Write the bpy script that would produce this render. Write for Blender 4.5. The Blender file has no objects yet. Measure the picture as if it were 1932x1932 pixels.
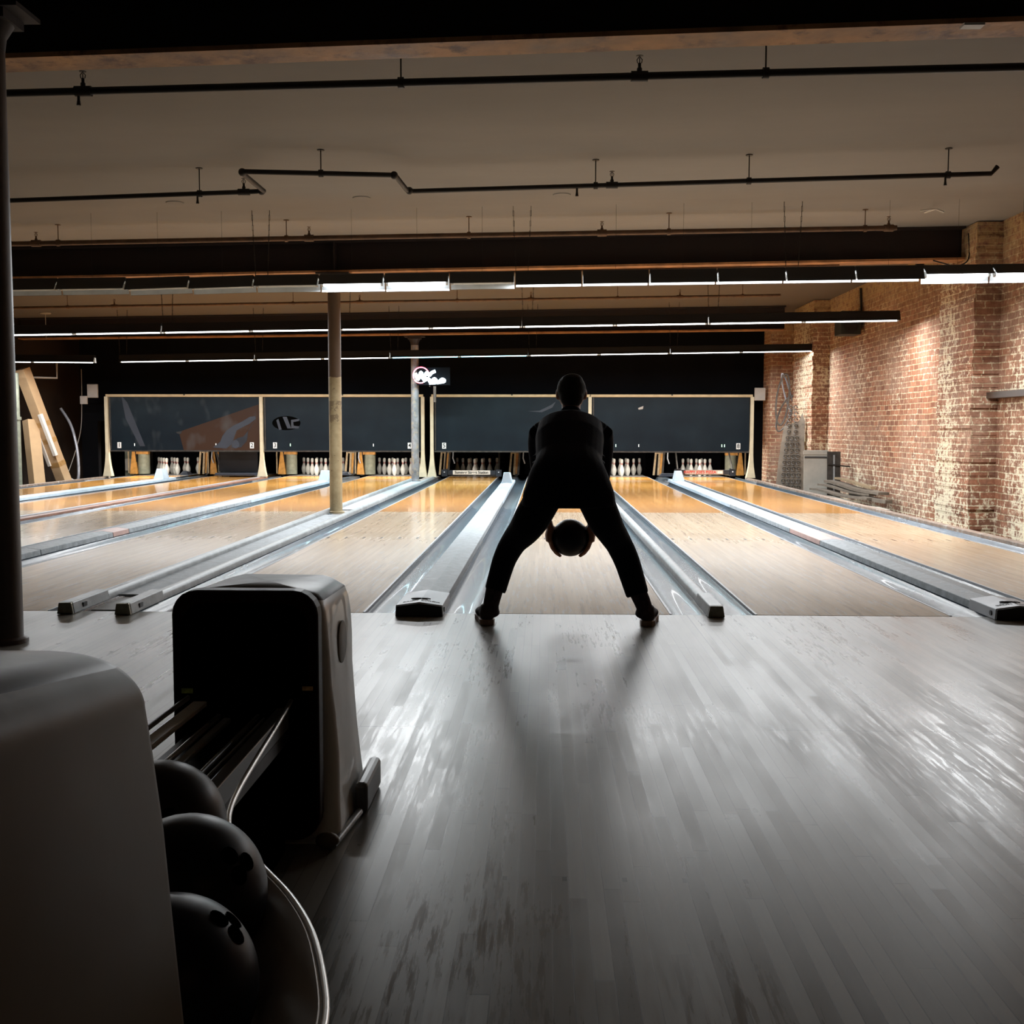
import bpy, bmesh, math, random
from mathutils import Vector, Matrix, Euler, Quaternion
random.seed(7)
D=bpy.data; sc=bpy.context.scene; COL=sc.collection
PI=math.pi
# ------------------------------------------------------------------ materials
class NT:
    def __init__(s,m): s.m=m; s.t=m.node_tree; s.n=s.t.nodes; s.l=s.t.links
    def add(s,ty,ins=None,**kw):
        nd=s.n.new(ty)
        for k,v in kw.items(): setattr(nd,k,v)
        for k,v in (ins or {}).items(): s.set(nd,k,v)
        return nd
    def set(s,nd,k,v):
        i=nd.inputs[k]
        if hasattr(v,'is_linked') or hasattr(v,'links'): s.l.new(v,i)
        else: i.default_value=v
    def math(s,op,a,b=None,c=None,clamp=False):
        nd=s.n.new('ShaderNodeMath'); nd.operation=op; nd.use_clamp=clamp
        for i,v in enumerate((a,b,c)):
            if v is not None: s.set(nd,i,v)
        return nd.outputs[0]
    def mix(s,f,a,b,bt='MIX'):
        nd=s.n.new('ShaderNodeMix'); nd.data_type='RGBA'; nd.blend_type=bt
        s.set(nd,0,f); s.set(nd,6,a); s.set(nd,7,b); return nd.outputs[2]
    def noise(s,vec,scale=5,detail=3,rough=.55,dim='3D'):
        nd=s.add('ShaderNodeTexNoise',{'Vector':vec,'Scale':scale,'Detail':detail,'Roughness':rough}); return nd.outputs['Fac']
    def ramp(s,f,stops):
        nd=s.n.new('ShaderNodeValToRGB'); s.l.new(f,nd.inputs[0]); e=nd.color_ramp.elements
        while len(e)<len(stops): e.new(.5)
        for el,(p,c) in zip(e,stops):
            el.position=p; el.color=c if len(c)==4 else (*c,1)
        return nd.outputs[0]
    def mapping(s,vec,scale=(1,1,1),loc=(0,0,0)):
        return s.add('ShaderNodeMapping',{'Vector':vec,'Scale':scale,'Location':loc}).outputs[0]
def c4(c): return (c[0],c[1],c[2],1)
def newmat(name):
    m=D.materials.new(name); m.use_nodes=True; t=NT(m); b=m.node_tree.nodes['Principled BSDF']; return m,t,b
def simple(name,col,rough=.5,metal=0,var=.15,scale=8,bump=0,coat=0,spec=.5,emit=None,es=0,dirt=None,alpha=None,trans=0):
    m,t,b=newmat(name)
    co=t.add('ShaderNodeTexCoord').outputs['Object']
    n=t.noise(co,scale,4)
    dk=tuple(x*(1-var) for x in col); lt=tuple(min(1,x*(1+var)) for x in col)
    c=t.ramp(n,[(.3,dk),(.7,lt)])
    if dirt:
        n2=t.noise(t.mapping(co,(1,1,1),(3,1,2)),scale*1.7,6,.7)
        c=t.mix(t.ramp(n2,[(.52,(0,0,0)),(.66,(1,1,1))]),c,c4(dirt))
    t.l.new(c,b.inputs['Base Color'])
    b.inputs['Metallic'].default_value=metal
    t.l.new(t.math('MULTIPLY_ADD',n,.25 if 'gutter' not in name else .03,rough-(.12 if 'gutter' not in name else .0),clamp=True),b.inputs['Roughness'])
    b.inputs['Specular IOR Level'].default_value=spec
    b.inputs['Coat Weight'].default_value=coat
    b.inputs['Transmission Weight'].default_value=trans
    if bump:
        bn=t.add('ShaderNodeBump',{'Strength':bump,'Distance':.01,'Height':t.noise(co,scale*4,4)}); t.l.new(bn.outputs[0],b.inputs['Normal'])
    if emit:
        b.inputs['Emission Color'].default_value=c4(emit); b.inputs['Emission Strength'].default_value=es
    return m
def boards(name,w,seglen,c1,c2,groove,rough,wear,lane=False):
    m,t,b=newmat(name)
    pos=t.add('ShaderNodeTexCoord').outputs['Object']
    sx=t.add('ShaderNodeSeparateXYZ',{0:pos}); X,Y=sx.outputs[0],sx.outputs[1]
    u=t.math('DIVIDE',X,w); iu=t.math('FLOOR',u); fu=t.math('FRACT',u)
    r1=t.add('ShaderNodeTexWhiteNoise',{'W':iu},noise_dimensions='1D').outputs['Value']
    v=t.math('ADD',t.math('DIVIDE',Y,seglen),t.math('MULTIPLY',r1,7.3)); iv=t.math('FLOOR',v); fv=t.math('FRACT',v)
    cv=t.add('ShaderNodeCombineXYZ',{0:iu,1:iv,2:0.0}).outputs[0]
    r2=t.add('ShaderNodeTexWhiteNoise',{'Vector':cv},noise_dimensions='3D').outputs['Value']
    col=t.mix(r2,c4(c1),c4(c2))
    grain=t.noise(t.mapping(pos,(60,2.2,1)),1,5,.6)
    col=t.mix(t.math('MULTIPLY',grain,.5),col,t.mix(1.0,col,(.55,.5,.45,1),'MULTIPLY'))
    if lane:
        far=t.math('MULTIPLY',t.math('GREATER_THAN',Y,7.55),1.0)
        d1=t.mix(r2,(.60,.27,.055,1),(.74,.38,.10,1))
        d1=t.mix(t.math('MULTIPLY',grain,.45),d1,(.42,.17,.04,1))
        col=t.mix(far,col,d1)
        # dark odd boards and stains
        st=t.noise(t.mapping(pos,(26,.9,1)),1,3,.5)
        col=t.mix(t.math('MULTIPLY',t.ramp(st,[(.62,(0,0,0)),(.72,(1,1,1))]),.5),col,(.22,.10,.05,1))
        # splice fingers at y 5.0 and marker dots at y 4.2
        fing=t.math('MULTIPLY',t.math('LESS_THAN',t.math('ABSOLUTE',t.math('SUBTRACT',Y,5.05)),.22),t.math('MODULO',t.math('ABSOLUTE',iu),2.0))
        col=t.mix(t.math('MULTIPLY',fing,.55),col,(.86,.66,.46,1))
        wx=t.math('ABSOLUTE',t.math('SUBTRACT',t.math('FRACT',t.math('DIVIDE',t.math('ADD',X,.08),.17)),.5))
        dd=t.math('MULTIPLY',t.math('LESS_THAN',wx,.06),t.math('LESS_THAN',t.math('ABSOLUTE',t.math('SUBTRACT',Y,4.25)),.07))
        col=t.mix(dd,col,(.05,.03,.02,1))
    # grooves
    g=t.math('MAXIMUM',t.math('LESS_THAN',fu,groove),t.math('LESS_THAN',fv,.004/seglen))
    gn=t.math('MULTIPLY',g,t.ramp(t.noise(t.mapping(pos,(9,.8,1)),1,3),[(.35,(.15,.15,.15)),(.6,(1,1,1))]))
    col=t.mix(t.math('MULTIPLY',gn,.9 if not lane else .35),col,(.03,.025,.02,1))
    # wear
    wn=t.noise(t.mapping(pos,(1.1,.55,1),(4,2,0)),1,4,.6)
    wm=t.ramp(wn,[(.47,(0,0,0)),(.62,(1,1,1))])
    sc1=t.noise(t.mapping(pos,(55,4,1)),1,6,.7)
    scm=t.ramp(sc1,[(.50,(0,0,0)),(.58,(1,1,1))])
    if lane:
        sc1=t.noise(t.mapping(pos,(38,3.2,1)),1,3,.65); scm=t.ramp(sc1,[(.56,(0,0,0)),(.63,(1,1,1))])
        near=t.math('SUBTRACT',1.15,t.math('DIVIDE',t.math('ADD',Y,t.math('MULTIPLY',t.noise(t.mapping(pos,(2.5,.8,1)),1,4),2.2)),5.2),clamp=True)
        sq=t.add('ShaderNodeTexBrick',{'Vector':t.mapping(pos,(1,1,1)),'Scale':1.0,'Color1':(0,0,0,1),'Color2':(.2,.2,.2,1),'Mortar':(1,1,1,1),'Mortar Size':.006,'Brick Width':.055,'Row Height':.027}).outputs['Color']
        scx=t.math('MULTIPLY',scm,near)
        col=t.mix(t.math('MULTIPLY',near,.30),col,(.82,.68,.54,1))
        col=t.mix(t.math('MULTIPLY',scx,.75),col,(.88,.84,.80,1))
        dk=t.ramp(t.noise(t.mapping(pos,(30,1.6,1),(7,3,0)),1,3,.6),[(.56,(0,0,0)),(.66,(1,1,1))])
        col=t.mix(t.math('MULTIPLY',t.math('MULTIPLY',near,dk),.45),col,(.26,.18,.13,1))
        col=t.mix(t.math('MULTIPLY',t.math('MULTIPLY',near,sq),t.math('MULTIPLY',scm,.3)),col,(.25,.2,.18,1))
        ro=t.math('ADD',t.math('MULTIPLY',near,.36),t.math('MULTIPLY_ADD',sc1,.12,rough-.04),clamp=True)
        bs=t.math('MULTIPLY',scx,.02); bst=.06
    else:
        scuff=t.math('MULTIPLY',wm,scm)
        col=t.mix(t.math('MULTIPLY',scuff,.35),col,(.10,.085,.07,1))
        col=t.mix(t.math('MULTIPLY',wm,.25),col,(.30,.27,.23,1))
        # bolt dots
        dx=t.math('ABSOLUTE',t.math('SUBTRACT',t.math('FRACT',t.math('DIVIDE',t.math('ADD',X,.055),.137)),.5))
        dm=t.math('MULTIPLY',t.math('LESS_THAN',dx,.04),t.math('LESS_THAN',t.math('ABSOLUTE',t.math('SUBTRACT',Y,-3.62)),.012))
        dm=t.math('MULTIPLY',dm,t.math('LESS_THAN',t.math('ABSOLUTE',t.math('SUBTRACT',X,.05)),.36))
        col=t.mix(dm,col,(.02,.015,.01,1))
        # slab joints
        j1=t.math('LESS_THAN',t.math('ABSOLUTE',t.math('SUBTRACT',X,.62)),.002)
        j1=t.math('MAXIMUM',j1,t.math('LESS_THAN',t.math('ABSOLUTE',t.math('SUBTRACT',X,-.60)),.002))
        j2=t.math('MULTIPLY',t.math('LESS_THAN',t.math('ABSOLUTE',t.math('SUBTRACT',Y,-2.35)),.003),t.math('GREATER_THAN',t.math('ABSOLUTE',X),.6))
        col=t.mix(t.math('MULTIPLY',t.math('MAXIMUM',j1,j2),.8),col,(.02,.018,.015,1))
        ro=t.math('ADD',t.math('MULTIPLY',scuff,-.10),t.math('MULTIPLY_ADD',t.noise(t.mapping(pos,(6,1.5,1)),1,5),.22,rough-.11),clamp=True)
        ro=t.math('ADD',ro,t.math('MULTIPLY',t.math('SUBTRACT',r2,.5),.08))
        bs=t.math('MULTIPLY_ADD',scuff,-.08,t.math('MULTIPLY',grain,.2)); bst=.35
    h=t.math('SUBTRACT',bs,t.math('MULTIPLY',gn,1.0))
    h=t.math('ADD',h,t.math('MULTIPLY',r2,.15))
    bn=t.add('ShaderNodeBump',{'Strength':bst,'Distance':.0016 if not lane else .001,'Height':h})
    if not lane: t.l.new(bn.outputs[0],b.inputs['Normal'])
    t.l.new(col,b.inputs['Base Color']); t.l.new(ro,b.inputs['Roughness'])
    b.inputs['Specular IOR Level'].default_value=.3 if lane else .36
    if lane: t.l.new(t.math('MULTIPLY_ADD',near,-.42,.45,clamp=True),b.inputs['Specular IOR Level'])
    if lane: t.l.new(t.math('MULTIPLY',t.math('SUBTRACT',1.0,near,clamp=True),.35),b.inputs['Coat Weight']); b.inputs['Coat Roughness'].default_value=.05
    return m
def brickmat():
    m,t,b=newmat('old_brick')
    pos=t.add('ShaderNodeTexCoord').outputs['Object']
    sx=t.add('ShaderNodeSeparateXYZ',{0:pos})
    wob=t.math('MULTIPLY',t.math('SUBTRACT',t.noise(pos,3,3),.5),.03)
    u=t.math('ADD',t.math('ADD',sx.outputs[0],sx.outputs[1]),wob); v=t.math('ADD',sx.outputs[2],wob)
    vec=t.add('ShaderNodeCombineXYZ',{0:u,1:v,2:0.0}).outputs[0]
    br=t.add('ShaderNodeTexBrick',{'Vector':vec,'Scale':1.0,'Color1':(.19,.072,.042,1),'Color2':(.43,.185,.105,1),'Mortar':(.56,.44,.27,1),'Mortar Size':.008,'Mortar Smooth':.25,'Bias':0.0,'Brick Width':.2,'Row Height':.078})
    br.offset=.5
    n1=t.noise(pos,1.2,4); n2=t.noise(pos,14,6,.7); n3=t.noise(pos,35,5,.7)
    col=t.mix(t.math('MULTIPLY',n1,.35),br.outputs['Color'],(.40,.22,.14,1))
    dust=t.ramp(t.noise(t.mapping(pos,(1,.8,.8),(5,1,2)),1.1,5,.65),[(.40,(0,0,0)),(.62,(1,1,1))])
    col=t.mix(t.math('MULTIPLY',dust,.38),col,(.56,.43,.33,1))
    col=t.mix(t.math('MULTIPLY',t.ramp(n2,[(.35,(1,1,1)),(.55,(0,0,0))]),.55),col,(.16,.07,.045,1))
    # whitewash remains: strong beside the pilasters, spotty elsewhere
    yy=sx.outputs[1]
    def band(c,w): return t.math('SUBTRACT',1.0,t.math('DIVIDE',t.math('ABSOLUTE',t.math('SUBTRACT',yy,c)),w),clamp=True)
    bd=t.math('MAXIMUM',t.math('MAXIMUM',band(7.5,.9),band(14.9,1.5)),t.math('MAXIMUM',band(5.7,.9),t.math('MULTIPLY',band(12.3,.7),.4)))
    low=t.math('MULTIPLY',t.math('SUBTRACT',.9,sx.outputs[2],clamp=True),.35)
    amt=t.math('ADD',t.math('MULTIPLY',bd,.10),t.math('MULTIPLY',low,.16))
    f=t.math('ADD',t.math('ADD',t.math('ADD',t.math('MULTIPLY',n2,.6),t.math('MULTIPLY',n1,.25)),t.math('MULTIPLY',n3,.15)),t.math('ADD',amt,t.math('MULTIPLY',br.outputs['Fac'],.06)))
    wf=t.ramp(f,[(.575,(0,0,0)),(.63,(1,1,1))])
    col=t.mix(t.math('MULTIPLY',wf,.85),col,(.86,.78,.58,1))
    # raw ochre mortar smears high on the wall
    hi=t.math('MULTIPLY',t.math('SUBTRACT',sx.outputs[2],2.75,clamp=True),2.0,clamp=True)
    hf=t.math('MULTIPLY',hi,t.ramp(n2,[(.38,(0,0,0)),(.55,(1,1,1))]))
    col=t.mix(hf,col,(.50,.36,.19,1))
    col=t.mix(t.math('MULTIPLY',t.ramp(n3,[(.6,(0,0,0)),(.75,(1,1,1))]),.6),col,(.10,.05,.03,1))
    h=t.math('ADD',t.math('MULTIPLY',br.outputs['Fac'],-.6),t.math('MULTIPLY',n3,.8)); h=t.math('ADD',h,t.math('MULTIPLY',n2,.5))
    bn=t.add('ShaderNodeBump',{'Strength':.8,'Distance':.012,'Height':h})
    t.l.new(bn.outputs[0],b.inputs['Normal']); t.l.new(col,b.inputs['Base Color']); b.inputs['Roughness'].default_value=.9; b.inputs['Specular IOR Level'].default_value=.15
    return m
def emis(name,col,st):
    m,t,b=newmat(name); b.inputs['Base Color'].default_value=(.9,.9,.9,1)
    b.inputs['Emission Color'].default_value=c4(col); b.inputs['Emission Strength'].default_value=st; return m
def pinmat():
    m,t,b=newmat('pin_white')
    z=t.add('ShaderNodeSeparateXYZ',{0:t.add('ShaderNodeTexCoord').outputs['Object']}).outputs[2]
    s=t.math('MAXIMUM',t.math('LESS_THAN',t.math('ABSOLUTE',t.math('SUBTRACT',z,.279)),.0055),t.math('LESS_THAN',t.math('ABSOLUTE',t.math('SUBTRACT',z,.257)),.0055))
    t.l.new(t.mix(s,(.86,.83,.76,1),(.45,.02,.02,1)),b.inputs['Base Color']); b.inputs['Roughness'].default_value=.25; return m
def colmat():
    m,t,b=newmat('column_paint')
    co=t.add('ShaderNodeTexCoord').outputs['Object']; z=t.add('ShaderNodeSeparateXYZ',{0:co}).outputs[2]
    n=t.noise(co,6,6,.7); n2=t.noise(co,18,5,.7)
    base=t.ramp(n,[(.35,(.34,.27,.15)),(.6,(.46,.38,.23)),(.75,(.36,.30,.20))])
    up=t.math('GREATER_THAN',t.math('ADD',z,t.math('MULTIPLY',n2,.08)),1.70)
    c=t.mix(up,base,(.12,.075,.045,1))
    pt=t.math('MULTIPLY',t.math('LESS_THAN',t.math('ABSOLUTE',t.math('SUBTRACT',z,1.24)),.13),t.math('GREATER_THAN',n,.47))
    c=t.mix(pt,c,(.22,.17,.10,1))
    c=t.mix(t.ramp(n2,[(.64,(0,0,0)),(.70,(1,1,1))]),c,(.12,.08,.05,1))
    t.l.new(c,b.inputs['Base Color']); b.inputs['Roughness'].default_value=.6
    bn=t.add('ShaderNodeBump',{'Strength':.5,'Distance':.004,'Height':n}); t.l.new(bn.outputs[0],b.inputs['Normal']); return m
def ceilmat():
    m,t,b=newmat('ceiling_plaster')
    co=t.add('ShaderNodeTexCoord').outputs['Object']
    n=t.noise(t.mapping(co,(.5,1.2,1)),1,5,.6)
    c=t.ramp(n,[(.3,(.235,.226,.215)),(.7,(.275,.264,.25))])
    far=t.math('GREATER_THAN',t.add('ShaderNodeSeparateXYZ',{0:co}).outputs[1],7.3)  # dimness of the rear bays put into the ceiling colour
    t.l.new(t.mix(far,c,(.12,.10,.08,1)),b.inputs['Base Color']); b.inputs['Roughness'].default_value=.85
    return m
def fabric(name,col,rough=.9,sheen=.3):
    m=simple(name,col,rough,0,.2,20,.15,spec=.2); b=m.node_tree.nodes['Principled BSDF']; b.inputs['Sheen Weight'].default_value=sheen; return m
def mural(name,kind):
    m,t,b=newmat(name)
    co=t.add('ShaderNodeTexCoord').outputs['Object']; s=t.add('ShaderNodeSeparateXYZ',{0:co}); x,z=s.outputs[0],s.outputs[2]
    n=t.noise(t.mapping(co,(1.2,1,1.4)),1.3,4,.5)
    base=t.ramp(n,[(.3,(.003,.007,.012)),(.55,(.005,.011,.017)),(.75,(.008,.016,.023))])
    if kind==1:
        # brown wedge rising to the right
        e=t.math('SUBTRACT',z,t.math('MULTIPLY_ADD',t.math('SUBTRACT',x,1.95),.34,1.12)); below=t.math('LESS_THAN',e,0.0)
        rt=t.math('GREATER_THAN',t.math('ADD',x,t.math('MULTIPLY',z,.25)),1.75)
        base=t.mix(t.math('MULTIPLY',t.math('MULTIPLY',below,rt),.9),base,(.042,.020,.011,1))
        sm=t.noise(t.mapping(co,(2.5,1,1.5),(2,0,0)),1,2)
        base=t.mix(t.math('MULTIPLY',t.ramp(sm,[(.55,(0,0,0)),(.75,(1,1,1))]),.35),base,(.10,.12,.13,1))
    t.l.new(base,b.inputs['Base Color']); b.inputs['Roughness'].default_value=.42; b.inputs['Specular IOR Level'].default_value=.18; return m
M={}
M['floor']=boards('approach_maple',.0385,1.15,(.165,.155,.132),(.37,.355,.31),.06,.33,1)
M['lane']=boards('lane_boards',.027,1.9,(.66,.48,.30),(.82,.64,.44),.04,.20,1,lane=True)
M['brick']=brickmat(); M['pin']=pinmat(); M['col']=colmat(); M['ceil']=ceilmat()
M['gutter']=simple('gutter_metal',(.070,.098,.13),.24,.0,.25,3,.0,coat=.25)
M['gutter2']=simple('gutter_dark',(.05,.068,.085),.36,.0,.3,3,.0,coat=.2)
M['hood']=simple('hood_grey_enamel',(.38,.42,.45),.5,.0,.25,14,.25,spec=.15,dirt=(.5,.55,.58))
M['hoodlight']=simple('hood_white_enamel',(.50,.60,.68),.45,.0,.12,5,.05,spec=.2)
M['hoodend']=simple('hood_cap_aluminium',(.46,.48,.51),.45,.2,.08,8,spec=.2)
M['pink']=simple('hood_pink_patch',(.62,.42,.38),.5,0,.12,9,.1)
M['chrome']=simple('chrome',(.75,.74,.72),.30,.85,.1,6)
M['tube']=simple('rail_aluminium',(.33,.35,.36),.4,.1,.25,10,.15)
M['tubeend']=simple('rail_cap_brass',(.26,.25,.20),.3,.8,.3,20)
M['black']=simple('black_rubber',(.008,.008,.009),.45,0,.2,6)
M['blackmatte']=simple('black_wall_paint',(.0035,.0035,.0045),.9,0,.3,2,spec=.08)
M['brownwall']=simple('brown_wall_paint',(.022,.014,.010),.8,0,.3,2,spec=.15)
M['steel']=simple('beam_rust_paint',(.36,.17,.07),.6,.0,.45,5,.3,dirt=(.30,.14,.05))
M['steelweb']=simple('beam_dark_web',(.012,.005,.004),.7,0,.4,4,.2)
M['pipe']=simple('pipe_black_iron',(.02,.016,.013),.5,.3,.3,9)
M['pipe2']=simple('pipe_rusty_iron',(.12,.065,.035),.55,.3,.4,9)
M['housing']=simple('fixture_black',(.006,.006,.007),.5,0,.2,6)
M['refl']=simple('fixture_reflector',(.70,.76,.80),.38,.0,.12,5)
M['socket']=simple('lamp_holder_grey',(.35,.35,.33),.4)
M['lamp']=emis('fluorescent_tube',(.95,.98,1.0),7)
M['lampc']=emis('fluorescent_tube_cyan',(.30,.80,1.0),6)
M['lampb']=emis('fluorescent_tube_long',(.95,.98,1.0),7)
M['lampd']=emis('pin_deck_tube',(1.0,.97,.90),5)
M['lampoff']=simple('unlit_tube',(.6,.62,.6),.3)
M['cream']=simple('cream_enamel',(.62,.54,.38),.45,0,.12,6)
M['rail']=simple('cream_rail',(.58,.44,.25),.45,0,.15,4)
M['ledge']=simple('ledge_worn_wood',(.28,.20,.15),.6,0,.3,7,.3,dirt=(.45,.42,.38))
M['copper']=simple('divider_reddish_wood',(.30,.15,.10),.5,0,.3,5,.2)
M['board']=simple('divider_board',(.32,.31,.30),.6,.0,.2,5,.2)
M['sub']=simple('concrete_subfloor',(.10,.09,.08),.9,0,.3,3)
M['orange']=simple('kickback_varnished_wood',(.52,.25,.06),.4,0,.3,9)
M['green']=simple('kickback_grey_green',(.19,.20,.15),.6,0,.25,12)
M['darkmetal']=simple('dark_machinery',(.05,.045,.04),.5,.5,.4,15)
M['tan']=simple('tan_metal_frame',(.34,.26,.16),.45,.3,.3,12)
M['mural1']=mural('masking_mural_brown',1); M['mural2']=mural('masking_slate',0)
M['white']=simple('white_plate',(.82,.82,.80),.5,0,.03)
M['ink']=simple('black_ink',(.01,.01,.01),.6)
M['redink']=simple('red_ink',(.42,.03,.02),.6)
M['signw']=simple('sign_cream',(.72,.66,.58),.5,0,.05)
M['signg']=simple('sign_grey',(.40,.36,.32),.5,0,.08)
M['slate']=simple('mural_slate_blue',(.020,.026,.040),.5,0,.15,3)
M['slate2']=simple('mural_dark_blue',(.010,.013,.020),.4,0,.2,3)
M['greenled']=emis('green_indicator',(.05,.8,.35),1.2)
M['whiteled']=emis('white_indicator',(.7,.8,.75),.5)
M['card']=simple('cardboard',(.50,.33,.18),.8,0,.08,4)
M['tape']=simple('packing_tape',(.42,.24,.09),.3,0,.08)
M['foam']=simple('white_foam_edge',(.78,.74,.68),.7,0,.04)
M['suit']=fabric('navy_suit_wool',(.0040,.0055,.016),.9,.02)
M['trouser']=fabric('navy_trouser_wool',(.0035,.0045,.011),.9,.02)
M['skin']=simple('skin',(.42,.20,.12),.55,0,.08,20,spec=.4); M['skin'].node_tree.nodes['Principled BSDF'].inputs['Subsurface Weight'].default_value=.1
M['hair']=simple('dark_hair',(.006,.004,.003),.75,0,.3,60,.6)
M['sock']=simple('argyle_sock',(.035,.02,.025),.9,0,.7,40)
M['shoe']=simple('dark_canvas_shoe',(.035,.018,.016),.8,0,.3,30)
M['sole']=simple('tan_rubber_sole',(.30,.20,.15),.6,0,.1)
M['ball']=simple('black_ball_gloss',(.005,.005,.012),.38,0,.2,5,spec=.25)
M['ballb']=simple('brown_black_ball',(.014,.009,.007),.38,0,.3,5,spec=.25)
M['pod']=simple('pod_grey_beige',(.17,.13,.085),.45,0,.10,4,.05,spec=.2,dirt=None)
M['flange']=simple('brushed_flange',(.62,.56,.50),.38,.25,.1,6)
M['podside']=simple('pod_side_enamel',(.88,.88,.84),.38,0,.08,4,coat=.4)
M['podtop']=simple('pod_maroon_trim',(.020,.009,.008),.34,0,.25,6,spec=.05)
M['podhole']=simple('pod_inner_black',(.002,.002,.002),.9,spec=.0)
M['wood']=simple('old_grey_wood',(.15,.12,.09),.8,0,.3,7,.4)
M['panelgrey']=simple('painted_grey_panel',(.42,.40,.35),.6,0,.15,4,.1)
M['hose']=simple('grey_rubber_belt',(.09,.08,.07),.35,.2,.3,8)
M['hosec']=simple('clear_plastic_hose',(.35,.35,.38),.2,.3,.1,8)
M['speaker']=simple('speaker_black',(.02,.022,.018),.55)
M['neonr']=emis('neon_red',(1.0,.02,.10),5); M['neonw']=emis('neon_white_blue',(.65,.88,1.0),9)
M['bumper']=simple('grey_foot_bumper',(.12,.125,.13),.35,0,.2,6)
# ------------------------------------------------------------------ mesh helpers
class MB:
    def __init__(s): s.v=[]; s.f=[]; s.mi=[]; s.sm=[]
    def _a(s,vs,fs,mi=0,sm=False):
        o=len(s.v); s.v+= [tuple(v) for v in vs]
        for f in fs: s.f.append(tuple(i+o for i in f)); s.mi.append(mi); s.sm.append(sm)
        return s
    def box(s,x0,x1,y0,y1,z0,z1,mi=0,mat=None):
        vs=[Vector((x,y,z)) for z in (z0,z1) for y in (y0,y1) for x in (x0,x1)]
        if mat: vs=[mat@v for v in vs]
        return s._a(vs,[(0,2,3,1),(4,5,7,6),(0,1,5,4),(2,6,7,3),(0,4,6,2),(1,3,7,5)],mi)
    def prism(s,prof,axis,a,b,mi=0,sm=False,closed=True,caps=True,fn=None,n=1):
        # prof list of 2D; axis 'y': (x,z) ; 'x': (y,z) ; 'z': (x,y)
        m=len(prof); vs=[]
        for k in range(n+1):
            t=a+(b-a)*k/n
            for p in prof:
                v={'y':(p[0],t,p[1]),'x':(t,p[0],p[1]),'z':(p[0],p[1],t)}[axis]
                vs.append(fn(v) if fn else v)
        fs=[]
        for k in range(n):
            for i in range(m if closed else m-1):
                j=(i+1)%m; fs.append((k*m+i,k*m+j,(k+1)*m+j,(k+1)*m+i))
        s._a(vs,fs,mi,sm)
        if closed and caps:
            s._a([vs[i] for i in range(m)],[tuple(range(m))[::-1]],mi); s._a([vs[n*m+i] for i in range(m)],[tuple(range(m))],mi)
        return s
    def tube(s,pts,r,n=10,mi=0,closed=False,caps=True,ry=None,up=None):
        P=[Vector(p) for p in pts]; m=len(P); R=r if isinstance(r,(list,tuple)) else [r]*m
        vs=[];nrm=None
        for i,p in enumerate(P):
            if closed: t=(P[(i+1)%m]-P[i-1])
            else: t=P[min(i+1,m-1)]-P[max(i-1,0)]
            t.normalize()
            if nrm is None:
                a=Vector(up) if up else (Vector((0,0,1)) if abs(t.z)<.9 else Vector((1,0,0)))
                nrm=(a-t*a.dot(t)).normalized()
            else: nrm=(nrm-t*nrm.dot(t)).normalized()
            bi=t.cross(nrm); rr=R[i]; r1,r2=(rr if isinstance(rr,(tuple,list)) else (rr,rr))
            for k in range(n):
                a=2*PI*k/n; vs.append(p+nrm*(r1*math.cos(a))+bi*(r2*math.sin(a)))
        fs=[]
        for i in range(m if closed else m-1):
            for k in range(n):
                j=(i+1)%m; fs.append((i*n+k,i*n+(k+1)%n,j*n+(k+1)%n,j*n+k))
        s._a(vs,fs,mi,True)
        if caps and not closed:
            s._a(vs[:n],[tuple(range(n))[::-1]],mi,False); s._a(vs[-n:],[tuple(range(n))],mi,False)
        return s
    def lathe(s,prof,n=20,c=(0,0,0),mi=0,sm=True,mat=None):
        vs=[];m=len(prof)
        for k in range(n):
            a=2*PI*k/n
            for r,z in prof:
                v=Vector((r*math.cos(a),r*math.sin(a),z))
                if mat: v=mat@v
                vs.append(v+Vector(c))
        fs=[]
        for k in range(n):
            j=(k+1)%n
            for i in range(m-1): fs.append((k*m+i,j*m+i,j*m+i+1,k*m+i+1))
        return s._a(vs,fs,mi,sm)
    def ell(s,c,r,mi=0,n=20,rot=None):
        vs=[];fs=[];m=n//2; c=Vector(c)
        r=(r,r,r) if not isinstance(r,(tuple,list)) else r
        for i in range(m+1):
            th=PI*i/m
            for k in range(n):
                a=2*PI*k/n; v=Vector((r[0]*math.sin(th)*math.cos(a),r[1]*math.sin(th)*math.sin(a),r[2]*math.cos(th)))
                if rot: v=rot@v
                vs.append(c+v)
        for i in range(m):
            for k in range(n): fs.append((i*n+k,(i+1)*n+k,(i+1)*n+(k+1)%n,i*n+(k+1)%n))
        return s._a(vs,fs,mi,True)
    def build(s,name,mats,parent=None,loc=None,bevel=0,weld=True,seg=2):
        me=D.meshes.new(name); me.from_pydata(s.v,[],s.f)
        if not isinstance(mats,(list,tuple)): mats=[mats]
        for m in mats: me.materials.append(M[m] if isinstance(m,str) else m)
        me.polygons.foreach_set('material_index',s.mi); me.polygons.foreach_set('use_smooth',s.sm); me.update()
        if weld:
            bm=bmesh.new(); bm.from_mesh(me); bmesh.ops.remove_doubles(bm,verts=bm.verts,dist=1e-5)
            bmesh.ops.recalc_face_normals(bm,faces=bm.faces); bm.to_mesh(me); bm.free()
        if any(s.sm): me.set_sharp_from_angle(angle=math.radians(48))
        o=D.objects.new(name,me); COL.objects.link(o)
        if loc: o.location=loc
        if parent: o.parent=parent
        if bevel:
            b=o.modifiers.new('bevel','BEVEL'); b.width=bevel; b.segments=seg; b.limit_method='ANGLE'
        return o
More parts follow.
